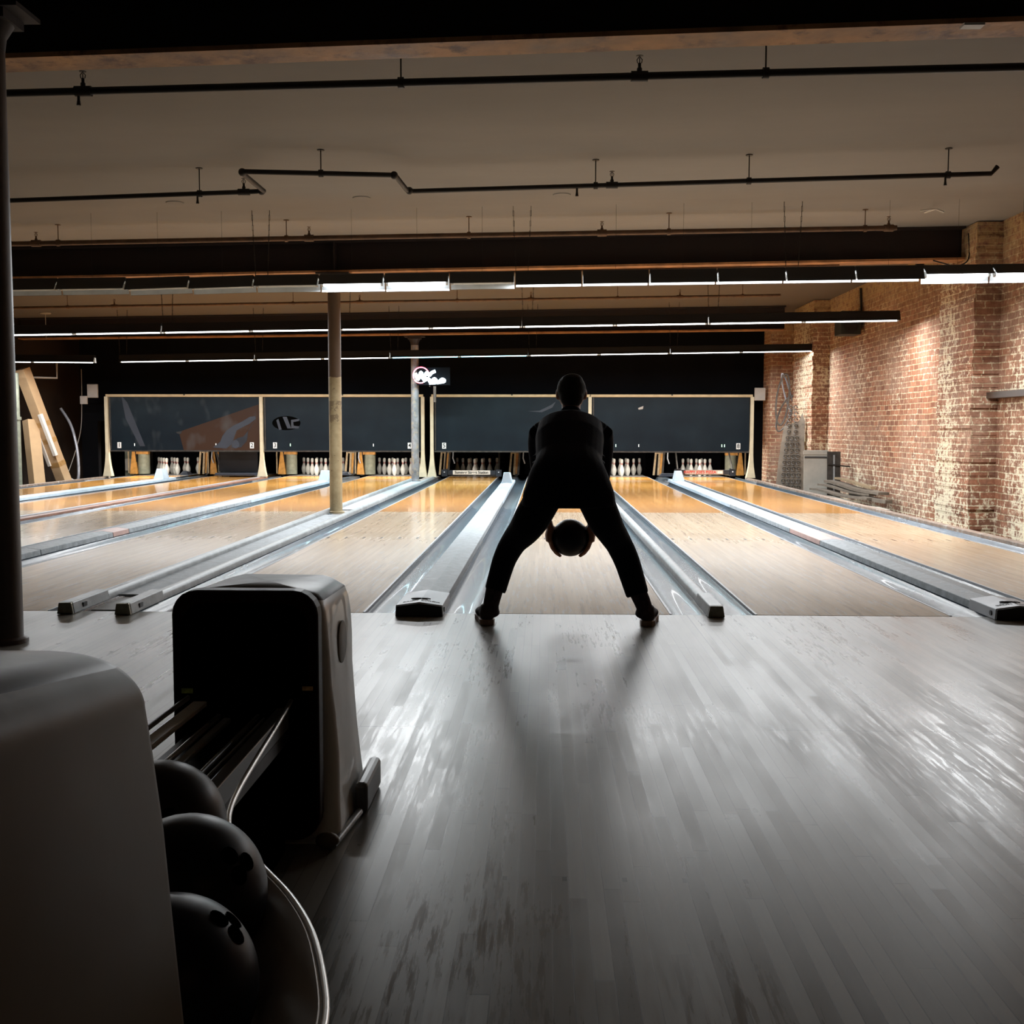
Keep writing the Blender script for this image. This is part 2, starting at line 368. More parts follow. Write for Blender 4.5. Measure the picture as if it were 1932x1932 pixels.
def tag(o,label=None,cat=None,group=None,kind=None):
    if label: o['label']=label
    if cat: o['category']=cat
    if group: o['group']=group
    if kind: o['kind']=kind
    return o
def empty(name,loc,label,cat,group=None,rz=0):
    o=D.objects.new(name,None); COL.objects.link(o); o.location=loc; o.rotation_euler=(0,0,rz); o.empty_display_size=.1
    return tag(o,label,cat,group)
def copy_tree(o,parent=None):
    c=o.copy(); COL.objects.link(c)
    if parent: c.parent=parent
    for ch in list(o.children): copy_tree(ch,c)
    return c
def text(name,s,size,mat,parent,loc,rot=(PI/2,0,0),ext=.001,sx=1,bold=0):
    cu=D.curves.new(name,'FONT'); cu.body=s; cu.size=size; cu.extrude=ext; cu.align_x='CENTER'; cu.align_y='CENTER'; cu.offset=bold
    t=D.objects.new('tmp',cu); COL.objects.link(t); dg=bpy.context.evaluated_depsgraph_get(); me=D.meshes.new_from_object(t.evaluated_get(dg))
    D.objects.remove(t); o=D.objects.new(name,me); COL.objects.link(o); me.materials.clear(); me.materials.append(M[mat])
    o.location=loc; o.rotation_euler=rot; o.scale=(sx,1,1)
    if parent: o.parent=parent
    return o
def remesh(o,vox,smooth=2,mat=None,fac=.5):
    md=o.modifiers.new('r','REMESH'); md.mode='VOXEL'; md.voxel_size=vox; md.use_smooth_shade=True
    if smooth: s=o.modifiers.new('s','SMOOTH'); s.iterations=smooth; s.factor=fac
    dg=bpy.context.evaluated_depsgraph_get(); me=D.meshes.new_from_object(o.evaluated_get(dg)); o.modifiers.clear()
    o.data=me; me.materials.clear(); me.materials.append(M[mat])
    me.polygons.foreach_set('use_smooth',[True]*len(me.polygons)); return o
def interp(pts,n):
    P=[Vector(p) for p in pts]; out=[]
    for i in range(len(P)-1):
        p0=P[max(i-1,0)];p1=P[i];p2=P[i+1];p3=P[min(i+2,len(P)-1)]
        for k in range(n):
            t=k/n; out.append(.5*((2*p1)+(p2-p0)*t+(2*p0-5*p1+4*p2-p3)*t*t+(3*p1-p0-3*p2+p3)*t**3))
    out.append(P[-1]); return out
# ------------------------------------------------------------------ setting
LW=1.0541; H=LW/2; GW=.235
LX={1:-8.631,2:-6.90,3:-5.256,4:-3.508,5:-1.716,6:0.,7:1.541,8:3.259}
YB=19.25
def struct(name,mb,mat,**k): return tag(mb.build(name,mat,**k),kind='structure')
struct('floor',MB().box(-12,5.03,-9,-.009,-.2,0),'floor')
struct('floor_under_lanes',MB().box(-12,5.2,0,20.4,-.3,-.2),'sub')
CZ=3.34; CS=.012
def cz(x): return CZ+CS*x
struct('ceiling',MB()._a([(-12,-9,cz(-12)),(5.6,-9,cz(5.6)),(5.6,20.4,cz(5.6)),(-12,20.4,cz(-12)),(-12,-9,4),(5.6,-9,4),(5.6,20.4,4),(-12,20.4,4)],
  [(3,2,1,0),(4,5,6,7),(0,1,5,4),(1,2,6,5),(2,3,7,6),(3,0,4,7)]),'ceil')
struct('wall_right',MB().box(5.03,5.35,-9,20.4,-.3,3.5),'brick')
struct('wall_left',MB().box(-12.0,-10.65,-.0,20.4,-.3,3.5).box(-12.2,-12,-9,0,-.3,3.5),'brownwall')
struct('wall_back',MB().box(-10.1,4.53,17.25,17.4,1.2,3.5).box(-10.1,-9.75,17.25,17.4,-.2,1.2).box(4.2,4.53,17.25,17.4,-.2,1.2).box(-12,5.2,20.25,20.4,-.3,3.5),'blackmatte')
struct('wall_back_corner',MB().box(4.42,5.03,16.55,17.24,-.2,3.45),'brick')
struct('wall_front',MB().box(-12.2,5.4,-9.2,-9,-.3,3.6),'brownwall')
for y0,y1,lb in ((6.75,7.85,'nearer'),(14.3,15.9,'farther')):
    mb=MB(); n=26
    random.seed(int(y0*10))
    # slightly ragged corner, course by course
    for k in range(46):
        z0=-.2+k*.078; j=random.uniform(-.012,.012)
        if z0>3.42: break
        mb.box(4.73+j,5.04,y0+random.uniform(-.01,.012),y1,z0,min(z0+.078,3.42))
    struct('wall_right_pilaster',mb,'brick',weld=False)
# beams
M['steel0']=simple('beam_rust_paint_brightened',(.50,.27,.12),.6,.0,.5,3,.3,dirt=(.16,.07,.04))  # brighter copy for the nearest beam, floor bounce light put into its colour
def beam(name,p0,p1,zt0,zt1,zb0,zb1,fw,label,stiff=(),fm='steel'):
    # p0,p1 = (x,y) of near flange edge; web in the middle
    r=empty(name,((p0[0]+p1[0])/2,(p0[1]+p1[1])/2,0),label,'beam','steel ceiling beams')
    o=r.location.copy()
    def seg(yo0,yo1,za0,zb0_,za1,zb1_,mb):
        vs=[]
        for (x,y),za,zb in ((p0,za0,zb0_),(p1,za1,zb1_)):
            for yo,z in ((yo0,za),(yo1,za),(yo1,zb),(yo0,zb)): vs.append((x-o.x,y+yo-o.y,z-o.z))
        mb._a(vs,[(0,1,2,3),(7,6,5,4),(0,4,5,1),(1,5,6,2),(2,6,7,3),(3,7,4,0)])
    t=.025
    a=MB(); seg(0,fw,zb0,zb0+t,zb1,zb1+t,a); a.build('bottom_flange',fm,r)
    a=MB(); seg(fw/2-.012,fw/2+.012,zb0+t,zt0-t,zb1+t,zt1-t,a); a.build('web','steelweb',r)
    a=MB(); seg(0,fw,zt0-t,zt0-.001,zt1-t,zt1-.001,a); a.build('top_flange','steelweb',r)
    for x in stiff:
        u=(x-p0[0])/(p1[0]-p0[0]); y=p0[1]+(p1[1]-p0[1])*u; zb=zb0+(zb1-zb0)*u+t; zt=zt0+(zt1-zt0)*u-t
        MB().box(x-.012-o.x,x+.012-o.x,y+.005-o.y,y+fw/2-.012-o.y,zb,zt).build('stiffener','steelweb',r)
    return r
beam('ceiling_beam',(-4.6,-.20),(5.0,-.62),cz(-4.6),cz(5),2.93,3.04,.22,'rusty steel ceiling beam nearest, crossing above the approach',fm='steel0')
beam('ceiling_beam',(-10.6,7.55),(4.72,7.05),cz(-10.6),cz(4.72),2.82,3.01,.27,'rusty steel ceiling beam over the tan column between lanes 4 and 5',stiff=(-2.72,))
beam('ceiling_beam',(-10.6,15.55),(4.42,15.2),cz(-10.6),cz(4.4),2.80,2.93,.25,'rusty steel ceiling beam farthest away, in front of the black wall')
# ------------------------------------------------------------------ columns
def column(x,y,zt,label,cap=True,mat='col'):
    r=empty('steel_column',(x,y,0),label,'column','round steel columns')
    MB().tube([(0,0,0),(0,0,zt-.1)],.077,24).build('shaft',mat,r)
    MB().lathe([(.0,0),(.10,0),(.10,.02),(.078,.03)],24).build('base_ring',mat,r)
    MB().box(-.20,.20,-.12,.12,zt-.02,zt).box(-.13,.13,-.1,.1,zt-.06,zt-.02).lathe([(.077,zt-.18),(.085,zt-.12),(.12,zt-.06)],24).build('capital','steelweb',r)
    return r
M['coldark']=simple('column_dark_brown',(.06,.04,.03),.45,0,.25,4,.1)
M['col2']=simple('column_grey_peeling',(.17,.17,.18),.5,0,.5,7,.3,dirt=(.30,.24,.16))
column(-2.755,-.92,2.945,'dark brown round column on the approach at the left edge',mat='coldark')
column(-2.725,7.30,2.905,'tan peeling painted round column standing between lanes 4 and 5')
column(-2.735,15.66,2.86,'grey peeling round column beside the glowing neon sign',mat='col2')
# ------------------------------------------------------------------ lanes
def gut_profile(x0,x1,sgn=1,n=9):
    c=(x0+x1)/2; hw=(x1-x0)/2; t=.006
    top=[(c-hw+.0,-.004)]+[(c-(hw-.012)*math.cos(PI*k/n),-.012-.062*math.sin(PI*k/n)) for k in range(n+1)]+[(c+hw,-.004)]
    bot=[(x,z-t) for x,z in reversed(top)]
    return top+bot
lane_lab={1:'bowling lane leading to pins under the number 1',2:'bowling lane leading to the empty deck under the number 2',3:'bowling lane leading to pins under the number 3',
 4:'bowling lane under the number 4, left of the tan column',5:'bowling lane leading to the sweep bar lettered Summer Street Station',
 6:'bowling lane straight ahead of the person bending over',7:'bowling lane just right of the bending person, with standing pins',8:'bowling lane beside the brick wall, with HAPPY JOE\'S PIZZA bar'}
for l,x in LX.items():
    r=empty('bowling_lane',(x,0,0),'glossy maple and pine '+lane_lab[l],'bowling lane','bowling lanes side by side')
    MB().box(-H,H,.004,YB,-.06,0).build('lane_bed','lane',r)
    MB().box(-H+.02,H-.02,.004,YB,-.199,-.0605).build('lane_foundation','sub',r)
    MB().box(-H,H,18.0,YB,.0,.0015).build('pin_deck','board',r)
    for s,nm in ((-1,'left'),(1,'right')):
        a,b=(H,H+GW) if s>0 else (-H-GW,-H)
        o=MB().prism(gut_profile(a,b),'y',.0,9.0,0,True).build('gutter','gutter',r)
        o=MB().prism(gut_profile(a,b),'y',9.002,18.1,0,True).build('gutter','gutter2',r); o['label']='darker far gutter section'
        e=s*(H+.001); MB().box(min(e,e+s*.012),max(e,e+s*.012),.01,18.1,-.02,.0025).build('edge_strip','hoodend',r)
# ledges
tag(MB().box(4.025,4.115,.0,17,-.2,.030).build('side_ledge','ledge',bevel=.006),'worn wooden ledge along the right gutter, beside the brick wall','ledge')
tag(MB().box(-9.50,-9.398,.0,17,-.2,.030).build('side_ledge','ledge',bevel=.006),'worn wooden ledge along the far left gutter, by the cardboard boxes','ledge')
# dividers ----------------------------------------------------------
def gable(w,hs,hp,z0=0): return [(-w/2,z0),(w/2,z0),(w/2-.004,hs),(0,hp),(-w/2+.004,hs)]
def hooded(x,segs,label,end,tower_y,side_h=.045,w=.235,logo=False):
    r=empty('ball_return_track_cover',(x,0,0),label,'track cover','ball return track covers between lanes')
    MB().box(-.09,.09,.0,18.1,-.198,-.002).build('track_box','gutter2',r)
    for i,(a,b,mat) in enumerate(segs):
        fn=None
        o=MB().prism(gable(w if mat!='hoodlight' else w+.005,side_h,side_h+.014),'y',a+.006,b-.004).build('cover_section',mat,r,bevel=.004)
        if mat=='pink': o['label']='faded pink cover section'
        if mat=='hoodlight': o['label']='pale white cover section'
    if end:
        a,b=end; wd=w+.03
        e=MB().prism(gable(wd,side_h+.016,side_h+.034),'y',a,b).build('end_cap','hoodend',r,bevel=.004)
        MB().prism(gable(wd-.006,side_h+.012,side_h+.029,.002),'y',a-.012,a-.0005).build('end_plate','black',e,bevel=.003)
        for s in (-1,1): MB().lathe([(0,0),(.014,0),(.014,.004),(0,.004)],16,mat=Matrix.Rotation(s*PI/2,4,'Y')).build('side_hole','black',e,loc=(s*(wd/2-.001),a+.06,.03))
        if logo:
            sl=math.atan2(.018,wd/2)
            for s,tx in ((-1,'BRUN'),(1,'SWICK')):
                text('lettering',tx,.032,'ink',e,(s*.055,a+.075,side_h+.026+.001),(0,s*sl,0),.0006,1.05,.0006)
            lg=MB().tube([(.045*math.cos(t)-.012,.02*math.sin(t),0) for t in [2*PI*k/18 for k in range(18)]],.003,6,closed=True)
            lg.tube([(-.05,-.018,0),(-.02,.018,0),(.0,-.01,0),(.03,.016,0),(.05,-.01,0)],.003,6)
            lg.build('emblem','ink',e,loc=(0,a+.13,side_h+.033))
    # upright ball entry tower
    MB()._a([(-.10,0,0),(.10,0,0),(.10,.35,0),(-.10,.35,0),(-.045,.03,.20),(.045,.03,.20),(.065,.3,.19),(-.065,.3,.19)],[(0,3,2,1),(4,5,6,7),(0,1,5,4),(1,2,6,5),(2,3,7,6),(3,0,4,7)]).build('entry_hood','hoodlight',r,loc=(0,tower_y,side_h+.004),bevel=.008)
    return r
x56=(LX[5]+LX[6])/2; x78=(LX[7]+LX[8])/2; x34=(LX[3]+LX[4])/2; x12=(LX[1]+LX[2])/2
hooded(x56,[(.36,7.4,'hood'),(7.4,9.05,'hood'),(9.05,15.4,'hoodlight')],'gabled grey metal cover with white far end, just left of the bending person',(-.11,.36),13.9,logo=True)
hooded(x78,[(.26,3.75,'hood'),(3.75,4.96,'pink'),(4.96,7.15,'hood'),(7.15,8.5,'hood'),(8.5,15.8,'hoodlight')],'grey metal cover with pinkish patch, between the two right-hand lanes',(-.11,.26),14.9,logo=True)
hooded(x34,[(.3,2.7,'hood'),(2.7,4.2,'hood'),(4.2,4.6,'pink'),(4.6,7.6,'hood'),(7.6,9.1,'hood'),(9.1,15.6,'hoodlight')],'grey segmented metal cover with white far end, left of the tan column',(-.11,.3),14.7,logo=True)
hooded(x12,[(.3,8.8,'hood'),(8.8,16.0,'hoodlight')],'long white metal cover between the two leftmost lanes',(-.11,.3),15.3)
def railtube(x,a,b,label,parent=None,w=.075):
    r=parent or empty('divider_rail',(x,0,0),label,'divider rail','aluminium divider rails')
    lx=0 if not parent else x
    pr=[(w/2*math.cos(PI*k/8)*1.0+lx,.0+.055*math.sin(PI*k/8)**.6) for k in range(9)]
    MB().prism(pr,'y',.42,b,0,True).build('rail_tube','tube',r)
    c=MB().prism([(lx-.047,.001),(lx+.047,.001),(lx+.036,.066),(lx-.036,.066)],'y',a,.40).build('rail_end_cap','tube',r,bevel=.006)
    MB().prism([(lx-.046,.002),(lx+.046,.002),(lx+.035,.065),(lx-.035,.065)],'y',a-.02,a-.0005).build('cap_plug','tubeend',c,bevel=.004)
    MB().box(lx+.0395,lx+.0475,a+.12,a+.17,.02,.045).build('side_slot','black',c)
    return r
x67=(.527+1.0137)/2
r=railtube(x67,-.08,17,'single rounded aluminium rail with capped end, right of the bending person')
MB().box(-.012,.012,.0,18.1,-.198,-.001).build('divider_core','board',r)
r=empty('twin_rail_divider',(-2.62,0,0),'flat divider board with two rounded aluminium rails, holding the tan column','divider rail')
railtube(-.205,-.10,16.5,'',r,.07); railtube(.125,-.12,17,'',r,.07)
MB().box(-.126,.132,.05,18.1,-.199,-.001).build('divider_board','board',r)
MB().box(-.165,.085,.55,6.9,.0,.012).build('cover_strip','hood',r)
MB().box(-.165,.085,7.75,15.3,.0,.012).build('cover_strip','hood',r)
x23=(LX[2]+LX[3])/2
r=empty('wooden_divider',(x23,0,0),'narrow reddish wooden divider with pale edge between lanes 2 and 3','divider')
MB().box(-.055,.045,.0,17,-.199,.022).build('divider_board','copper',r,bevel=.004)
MB().box(-.075,-.045,.0,17,.0225,.036).build('pale_edge','hoodend',r)
# ------------------------------------------------------------------ pins
prof=[(0,0),(.0257,0),(.028,.003),(.036,.019),(.0455,.045),(.0535,.078),(.058,.100),(.0606,.114),(.058,.140),(.053,.162),(.0455,.184),(.037,.205),(.029,.226),(.0248,.242),(.0228,.254),(.0232,.266),(.0248,.279),(.0282,.298),(.031,.320),(.0322,.343),(.0308,.357),(.026,.370),(.018,.378),(.008,.381),(0,.381)]
pinmb=MB().lathe(prof,20)
pin0=pinmb.build('bowling_pin','pin')
names={(0,0):'head pin at the front',(1,-1):'left in second row',(1,1):'right in second row',(2,-2):'left in third row',(2,0):'middle in third row',(2,2):'right in third row',
 (3,-3):'leftmost in back row',(3,-1):'second left in back row',(3,1):'second right in back row',(3,3):'rightmost in back row'}
plane={1:'leftmost lane',3:'lane under number 3',4:'lane left of grey column',5:'behind Summer Street Station bar',7:'lane right of the person',8:'behind HAPPY JOE\'S PIZZA bar'}
first=True
random.seed(3)
for l in (1,3,4,5,7,8):
    for (row,c),nm in names.items():
        if l==8 and row==3 and abs(c)==3: continue
        o=pin0 if first else pin0.copy()
        if not first: COL.objects.link(o)
        first=False
        o.location=(LX[l]+c*.1524,18.288+row*.264,.0015); o.rotation_euler=(0,0,random.uniform(0,6))
        tag(o,'white bowling pin, '+nm+', '+plane[l],'bowling pin','bowling pins standing in racks')
# ------------------------------------------------------------------ masking units
YM=16.8; ZT=1.755
def post(r,x0,x1,flare,yo=-.05):
    # x0..x1 relative to root; flared towards foot
    w0=x0;w1=x1;ks=[];N=14
    vs=[]
    for k in range(N+1):
        z=.035+(ZT-.05-.035)*k/N; f=max(0,1-(z-.035)/.55)**2*flare
        vs+= [(w0-f*.55,yo,z),(w1+f*.45,yo,z),(w1+f*.45,yo+.09+f*.5,z),(w0-f*.55,yo+.09+f*.5,z)]
    fs=[(3,2,1,0)]
    for k in range(N):
        for i in range(4):
            j=(i+1)%4; fs.append((k*4+i,k*4+j,k*4+4+j,k*4+4+i))
    fs.append(tuple(N*4+i for i in range(4)))
    MB()._a(vs,fs).build('side_post','cream',r,bevel=.005)
def plate(r,x,d,z=.69):
    p=MB().box(-.042,.042,-.004,0,-.062,.062).build('number_plate','white',r,loc=(x,-.011,z),bevel=.004)
    text('numeral',d,.125,'ink',p,(0,-.0052,0),(PI/2,0,0),.0006,.9,.0022)
def masking(x0,x1,mat,label,posts,nums,leds=()):
    r=empty('masking_unit',(x0,YM,0),label,'masking unit','masking units above the pins'); W=x1-x0
    MB().box(.04,W-.04,0,.02,.575,ZT-.05).build('panel',mat,r)
    MB().box(.04,W-.04,-.006,.028,.555,.585).build('bottom_edge_strip','darkmetal',r)
    MB().box(-.02,W+.02,-.035,.05,ZT-.055,ZT).build('top_rail','rail',r,bevel=.006)
    MB().box(.05,.075,-.012,-.001,.6,ZT-.06).build('edge_molding','darkmetal',r)
    for p in posts:
        if p<0: post(r,-.045,.025,.12)
        else: post(r,W-.025,W+.045,.12)
    for x,d in nums: plate(r,x-x0,d)
    MB().lathe([(0,0),(.016,0),(.012,.012),(0,.014)],12,mat=Matrix.Rotation(PI/2,4,'X')).build('rail_knob','black',r,loc=(W/2+.02,-.036,ZT-.01))
    for x,m in leds: MB().box(-.008,.008,-.003,0,-.028,.028).build('indicator_light',m,r,loc=(x-x0,-.0015,.70))
    return r
m1=masking(-9.352,-6.101,'mural1','masking panel over lanes 1 and 2 with brown and grey-blue mural',(-1,1),((-9.109,'1'),(-6.300,'2')),((-8.788,'whiteled'),(-7.063,'whiteled')))
m2=masking(-6.079,-2.717,'mural2','dark slate masking panel over lanes 3 and 4 with oval emblem',(1,),((-5.813,'3'),(-2.982,'4')),((-5.492,'greenled'),(-3.745,'whiteled')))
m3=masking(-2.506,0.767,'mural2','dark slate masking panel behind the person, numbered 5 at left',(-1,),((-2.263,'5'),),())
m4=masking(0.778,4.096,'mural2','dark slate masking panel beside the brick wall, numbered 8 at right',(-1,1),((3.836,'8'),),((1.309,'greenled'),(1.784,'whiteled'),(3.499,'greenled'),(3.554,'greenled')))
# painted mural shapes, one glare and one reflection: thin raised shapes on the panels
def shape(r,pts,mat,y,name,th=.002):
    x0=r.location.x
    return MB().prism([(px-x0,pz) for px,pz in pts],'y',y-th,y).build(name,mat,r,weld=False)
arm=[(-7.041,0.636),(-7.129,0.647),(-6.974,0.758),(-6.919,0.890),(-6.831,1.001),(-6.687,1.100),(-6.499,1.189),(-6.333,1.288),(-6.222,1.299),(-6.211,1.244),(-6.355,1.134),(-6.499,1.067),(-6.620,1.001),(-6.665,0.890),(-6.731,0.713),(-6.842,0.625)]
shape(m1,[(-6.742,0.636),(-6.698,0.780),(-6.598,0.846),(-6.488,0.868),(-6.333,1.045),(-6.211,1.244),(-6.377,1.001),(-6.410,0.780),(-6.532,0.647)],'slate2',-.0005,'painted_shadow')
shape(m1,arm,'slate',-.003,'painted_arm')
shape(m1,[(-6.65+r_*math.cos(a)*.9,.713+r_*math.sin(a)) for r_,a in [(.088,2*PI*k/16) for k in range(16)]],'slate',-.003,'painted_ball')
shape(m1,[(-9.053,1.742),(-8.921,1.576),(-8.567,0.669),(-8.677,0.669),(-8.965,1.244)],'slate',-.0005,'painted_streak')
shape(m1,[(-7.903,0.968),(-7.771,0.990),(-7.804,0.924),(-7.881,0.935)],'ink',-.003,'painted_mark')
ov=[(-5.57+.298*math.cos(2*PI*k/28),1.156+.149*math.sin(2*PI*k/28)) for k in range(28)]
shape(m2,ov,'podhole',-.0005,'oval_emblem')
shape(m2,[(-5.780,1.211),(-5.736,1.244),(-5.669,1.023),(-5.725,1.012)],'slate',-.003,'emblem_letter'); shape(m2,[(-5.647,1.288),(-5.559,1.288),(-5.470,1.045),(-5.548,1.045)],'slate',-.003,'emblem_letter')
shape(m2,[(-5.470,1.222),(-5.293,1.244),(-5.304,1.200),(-5.426,1.178),(-5.415,1.100),(-5.304,1.089),(-5.315,1.045),(-5.470,1.045)],'slate',-.003,'emblem_letter')
shape(m4,[(1.762,1.476),(1.873,1.520),(1.862,1.454),(1.773,1.443)],'signg',-.0005,'reflection_patch')  # pale reflection on the panel, put in as a raised shape
shape(m3,[(-0.527,1.410),(-0.273,1.421),(-0.029,1.543),(0.059,1.609),(-0.007,1.487),(-0.228,1.388)],'slate',-.0005,'glare_swoosh')  # streak of glare on the panel, drawn as a coloured shape
for k_ in ('lamp','lampb','lampc','lampd','neonr','neonw','greenled','whiteled'): M[k_].cycles.emission_sampling='NONE'
def strip_light(name,parent,x,z,length,power,col=(.95,.98,1.0),w=.036,y=0):
    l=D.lights.new(name,'AREA'); l.shape='RECTANGLE'; l.size=length; l.size_y=w; l.energy=power; l.color=col
    o=D.objects.new(name,l); COL.objects.link(o); o.location=(x,y,z); o.parent=parent; return o
# pit parts ---------------------------------------------------------
for l,x in LX.items():
    nb={1:'leftmost lane',2:'lane 2, which has no pins',3:'lane 3',4:'lane 4, left of the grey column',5:'lane 5 and its sign bar',6:'the lane hidden by the person',7:'the lane right of the person',8:'the lane nearest the brick wall'}[l]
    tag(MB().prism([(19.32+.03*math.sin(k*1.3),.0+.62*k/9) for k in range(10)]+[(19.35+.03*math.sin(k*1.3),.0+.62*k/9) for k in range(9,-1,-1)],'x',x-.62,x+.62,0,True).build('pit_curtain','blackmatte'),
        'black pit curtain hanging behind '+nb,'curtain','pit curtains')
def kickback(x,label,side=1,dark=False):
    r=empty('kickback',(x,18.15,0),label,'kickback','kickbacks between the pin decks')
    MB().box(-.03,.03,.0,1.05,.004,.60).build('partition','darkmetal',r)
    if not dark:
        MB()._a([(-.11,-.02,.03),(.06,-.02,.03),(.0,-.02,.56),(-.05,-.02,.56),(-.11,.04,.03),(.06,.04,.03),(.0,.04,.56),(-.05,.04,.56)],[(0,1,2,3),(7,6,5,4),(0,4,5,1),(1,5,6,2),(2,6,7,3),(3,7,4,0)]).build('wooden_front','orange',r)
        MB().prism([(.04+.12+.13*math.cos(a),.12+.14*math.sin(a)) for a in [2*PI*k/20 for k in range(20)]],'z',.03,.47,0,True).build('curved_guard','green',r)
        MB().box(.02,.30,.0,.12,.47,.56).build('top_bracket','orange',r)
        MB().box(-.14,-.115,-.05,-.02,.05,.55).build('frame_rod','tan',r)
    else:
        for a,b in ((-.17,-.08),(-.07,.0),(.02,.10)):
            MB()._a([(a,-.03,.03),(a+.045,-.03,.03),(b,-.03,.56),(b-.04,-.03,.56),(a,.0,.03),(a+.045,.0,.03),(b,.0,.56),(b-.04,.0,.56)],[(0,1,2,3),(7,6,5,4),(0,4,5,1),(1,5,6,2),(2,6,7,3),(3,7,4,0)]).build('frame_bar','tan' if a<0 else 'darkmetal',r)
        MB().box(-.12,.10,-.02,.02,.5,.57).build('cross_bar','tan',r)
        MB().tube([(.16,-.02,.56),(.15,-.04,.40),(.19,-.05,.28)],.014,8).build('lever','hoodend',r)
        MB().box(-.02,.06,-.01,.05,.05,.5).build('wooden_core','orange',r)
    return r
kickback(-9.301,'orange wood and grey-green kickback at the left end, under the number 1')
r=empty('side_plate_box',(-9.50,18.2,0),'grey plate with white box in the far left pin opening, under the number 1','panel'); MB().box(-.12,.12,.2,.22,-.15,.55).build('plate','green',r); MB().box(-.08,.05,.1,.19,.10,.36).build('white_box','signg',r)
kickback(-7.511,'orange and grey machine housing between lanes 1 and 2'); kickback(-7.709,'slanted tan metal frame at the right of the leftmost pins',dark=True)
kickback(-5.977,'cream-edged kickback with green drum left of the lane 3 pins')
kickback(-4.222,'orange and grey-green kickback between the lane 3 and lane 4 pins'); kickback(-4.433,'dark metal frame just right of the tan column, beside a lone pin',dark=True)
kickback(-2.338,'dark narrow frame left of the Summer Street Station bar',dark=True)
kickback(-0.793,'tan metal frame right of the Summer Street Station bar',dark=True)
kickback(2.378,'tan metal frame between the two right-hand lanes',dark=True)
o=kickback(4.098,'grey-green and orange kickback at the right end, under the number 8'); o.scale=(-1,1,1)
tag(MB().tube([(1.087-.0,17.0,.0),(1.087,17.0,.55)],.03,8).build('steel_post','darkmetal'),'dark steel upright between the pin openings beside the person','post')
# lane 2: slate pit cover and low shelf
r=empty('pit_cover',(LX[2]+.1,17.6,0),'dark slate pit cover with grey shelf under the number 2','pit cover')
MB().box(-.45,.4,.0,.02,.10,.6).build('cover_panel','slate2',r); MB().box(-.45,.42,-.3,.3,.03,.09).build('shelf','slate',r,bevel=.01); MB().tube([(-.45,.25,.0),(-.45,.0,.3),(-.5,.0,.55)],.02,8).build('side_bar','slate',r)
for l in (1,3,4,7,8):
    r=empty('pin_deck_lamp',(LX[l],17.25,.78),'tube lamp hidden behind the masking panel, lighting the pins of lane %d'%l,'lamp','pin deck lamps')
    MB().box(-.55,.55,-.03,.03,.03,.06).build('lamp_batten','hoodend',r); MB().tube([(-.5,0,0),(.5,0,0)],.016,10).build('tube_lamp','lampd',r)
    strip_light('tube_light',r,0,-.017,.98,42,(1.0,.96,.88))
    for e in (-.51,.51): MB().box(e-.01,e+.01,-.015,.015,-.015,.032).build('lamp_holder','socket',r)
# sweep bars with signs
def sweep(x,txt,label,m_t,m_b,wd,sx,size,dz=0):
    r=empty('sweep_bar',(x,17.35,0),label,'sweep bar','pin sweep bars with lettering')
    MB().box(-wd/2,wd/2,-.03,.03,.055+dz,.16+dz).build('bar','slate2',r,bevel=.01)
    for s in (-1,1):
        a=MB()._a([(s*wd/2,-.05,.03+dz),(s*(wd/2+.12),-.05,.03+dz),(s*(wd/2+.12),-.05,.17+dz),(s*wd/2,-.05,.19+dz),(s*wd/2,.06,.03+dz),(s*(wd/2+.12),.06,.03+dz),(s*(wd/2+.12),.06,.17+dz),(s*wd/2,.06,.19+dz)],[(0,1,2,3),(7,6,5,4),(0,4,5,1),(1,5,6,2),(2,6,7,3),(3,7,4,0)]).build('bar_end','slate2',r)
        MB().tube([(s*(wd/2+.06),.02,.17+dz),(s*(wd/2+.05),.5,.6)],.018,8).build('sweep_arm','darkmetal',r)
        MB().lathe([(0,0),(.016,0),(.012,.01),(0,.012)],10,mat=Matrix.Rotation(PI/2,4,'X')).build('bolt','hoodend',a,loc=(s*(wd/2+.06),-.051,.12+dz))
    b=MB().box(-.40,.40,-.006,0,-.045,.045).build('sign_board',m_b,r,loc=(sx,-.032,.112+dz))
    text('lettering',txt,size,m_t,b,(0,-.008,0),(PI/2,0,0),.0008,1,.0022)
    return r,b
r,b=sweep(LX[5]-.01,'Summer Street Station','dark sweep bar with cream sign reading Summer Street Station','ink','signw',1.04,0,.078)
sx=LX[8]-.02
r,b=sweep(sx,'HAPPY JOE\'S PIZZA','sweep bar with red lettered HAPPY JOE\'S PIZZA sign','redink','signg',1.04,-.02,.080,.02)
for q in b.children: q.location.x-=.09
MB().box(.28,.385,-.009,-.0065,-.028,.028).build('small_logo_patch','signw',b)
r,b=None,None
tag(MB().box(-.17,.17,0,.25,.0,.035).box(-.14,.15,.02,.22,.035,.06).build('flat_box','slate',loc=(2.381,16.6,.065),bevel=.004),'flat blue-grey box behind the white ball entry hood on the right','box')
tag(MB()._a([(-.09,0,0),(.12,0,0),(.12,.3,0),(-.09,.3,0),(-.05,.05,.09),(.07,.05,.07),(.07,.25,.06),(-.05,.25,.08)],[(0,3,2,1),(4,5,6,7),(0,1,5,4),(1,2,6,5),(2,3,7,6),(3,0,4,7)]).build('ball_lift_guard','slate2',loc=(-4.321,16.55,.075),bevel=.01),'dark guard beside the tan column at the end of the lane 3 cover','guard')
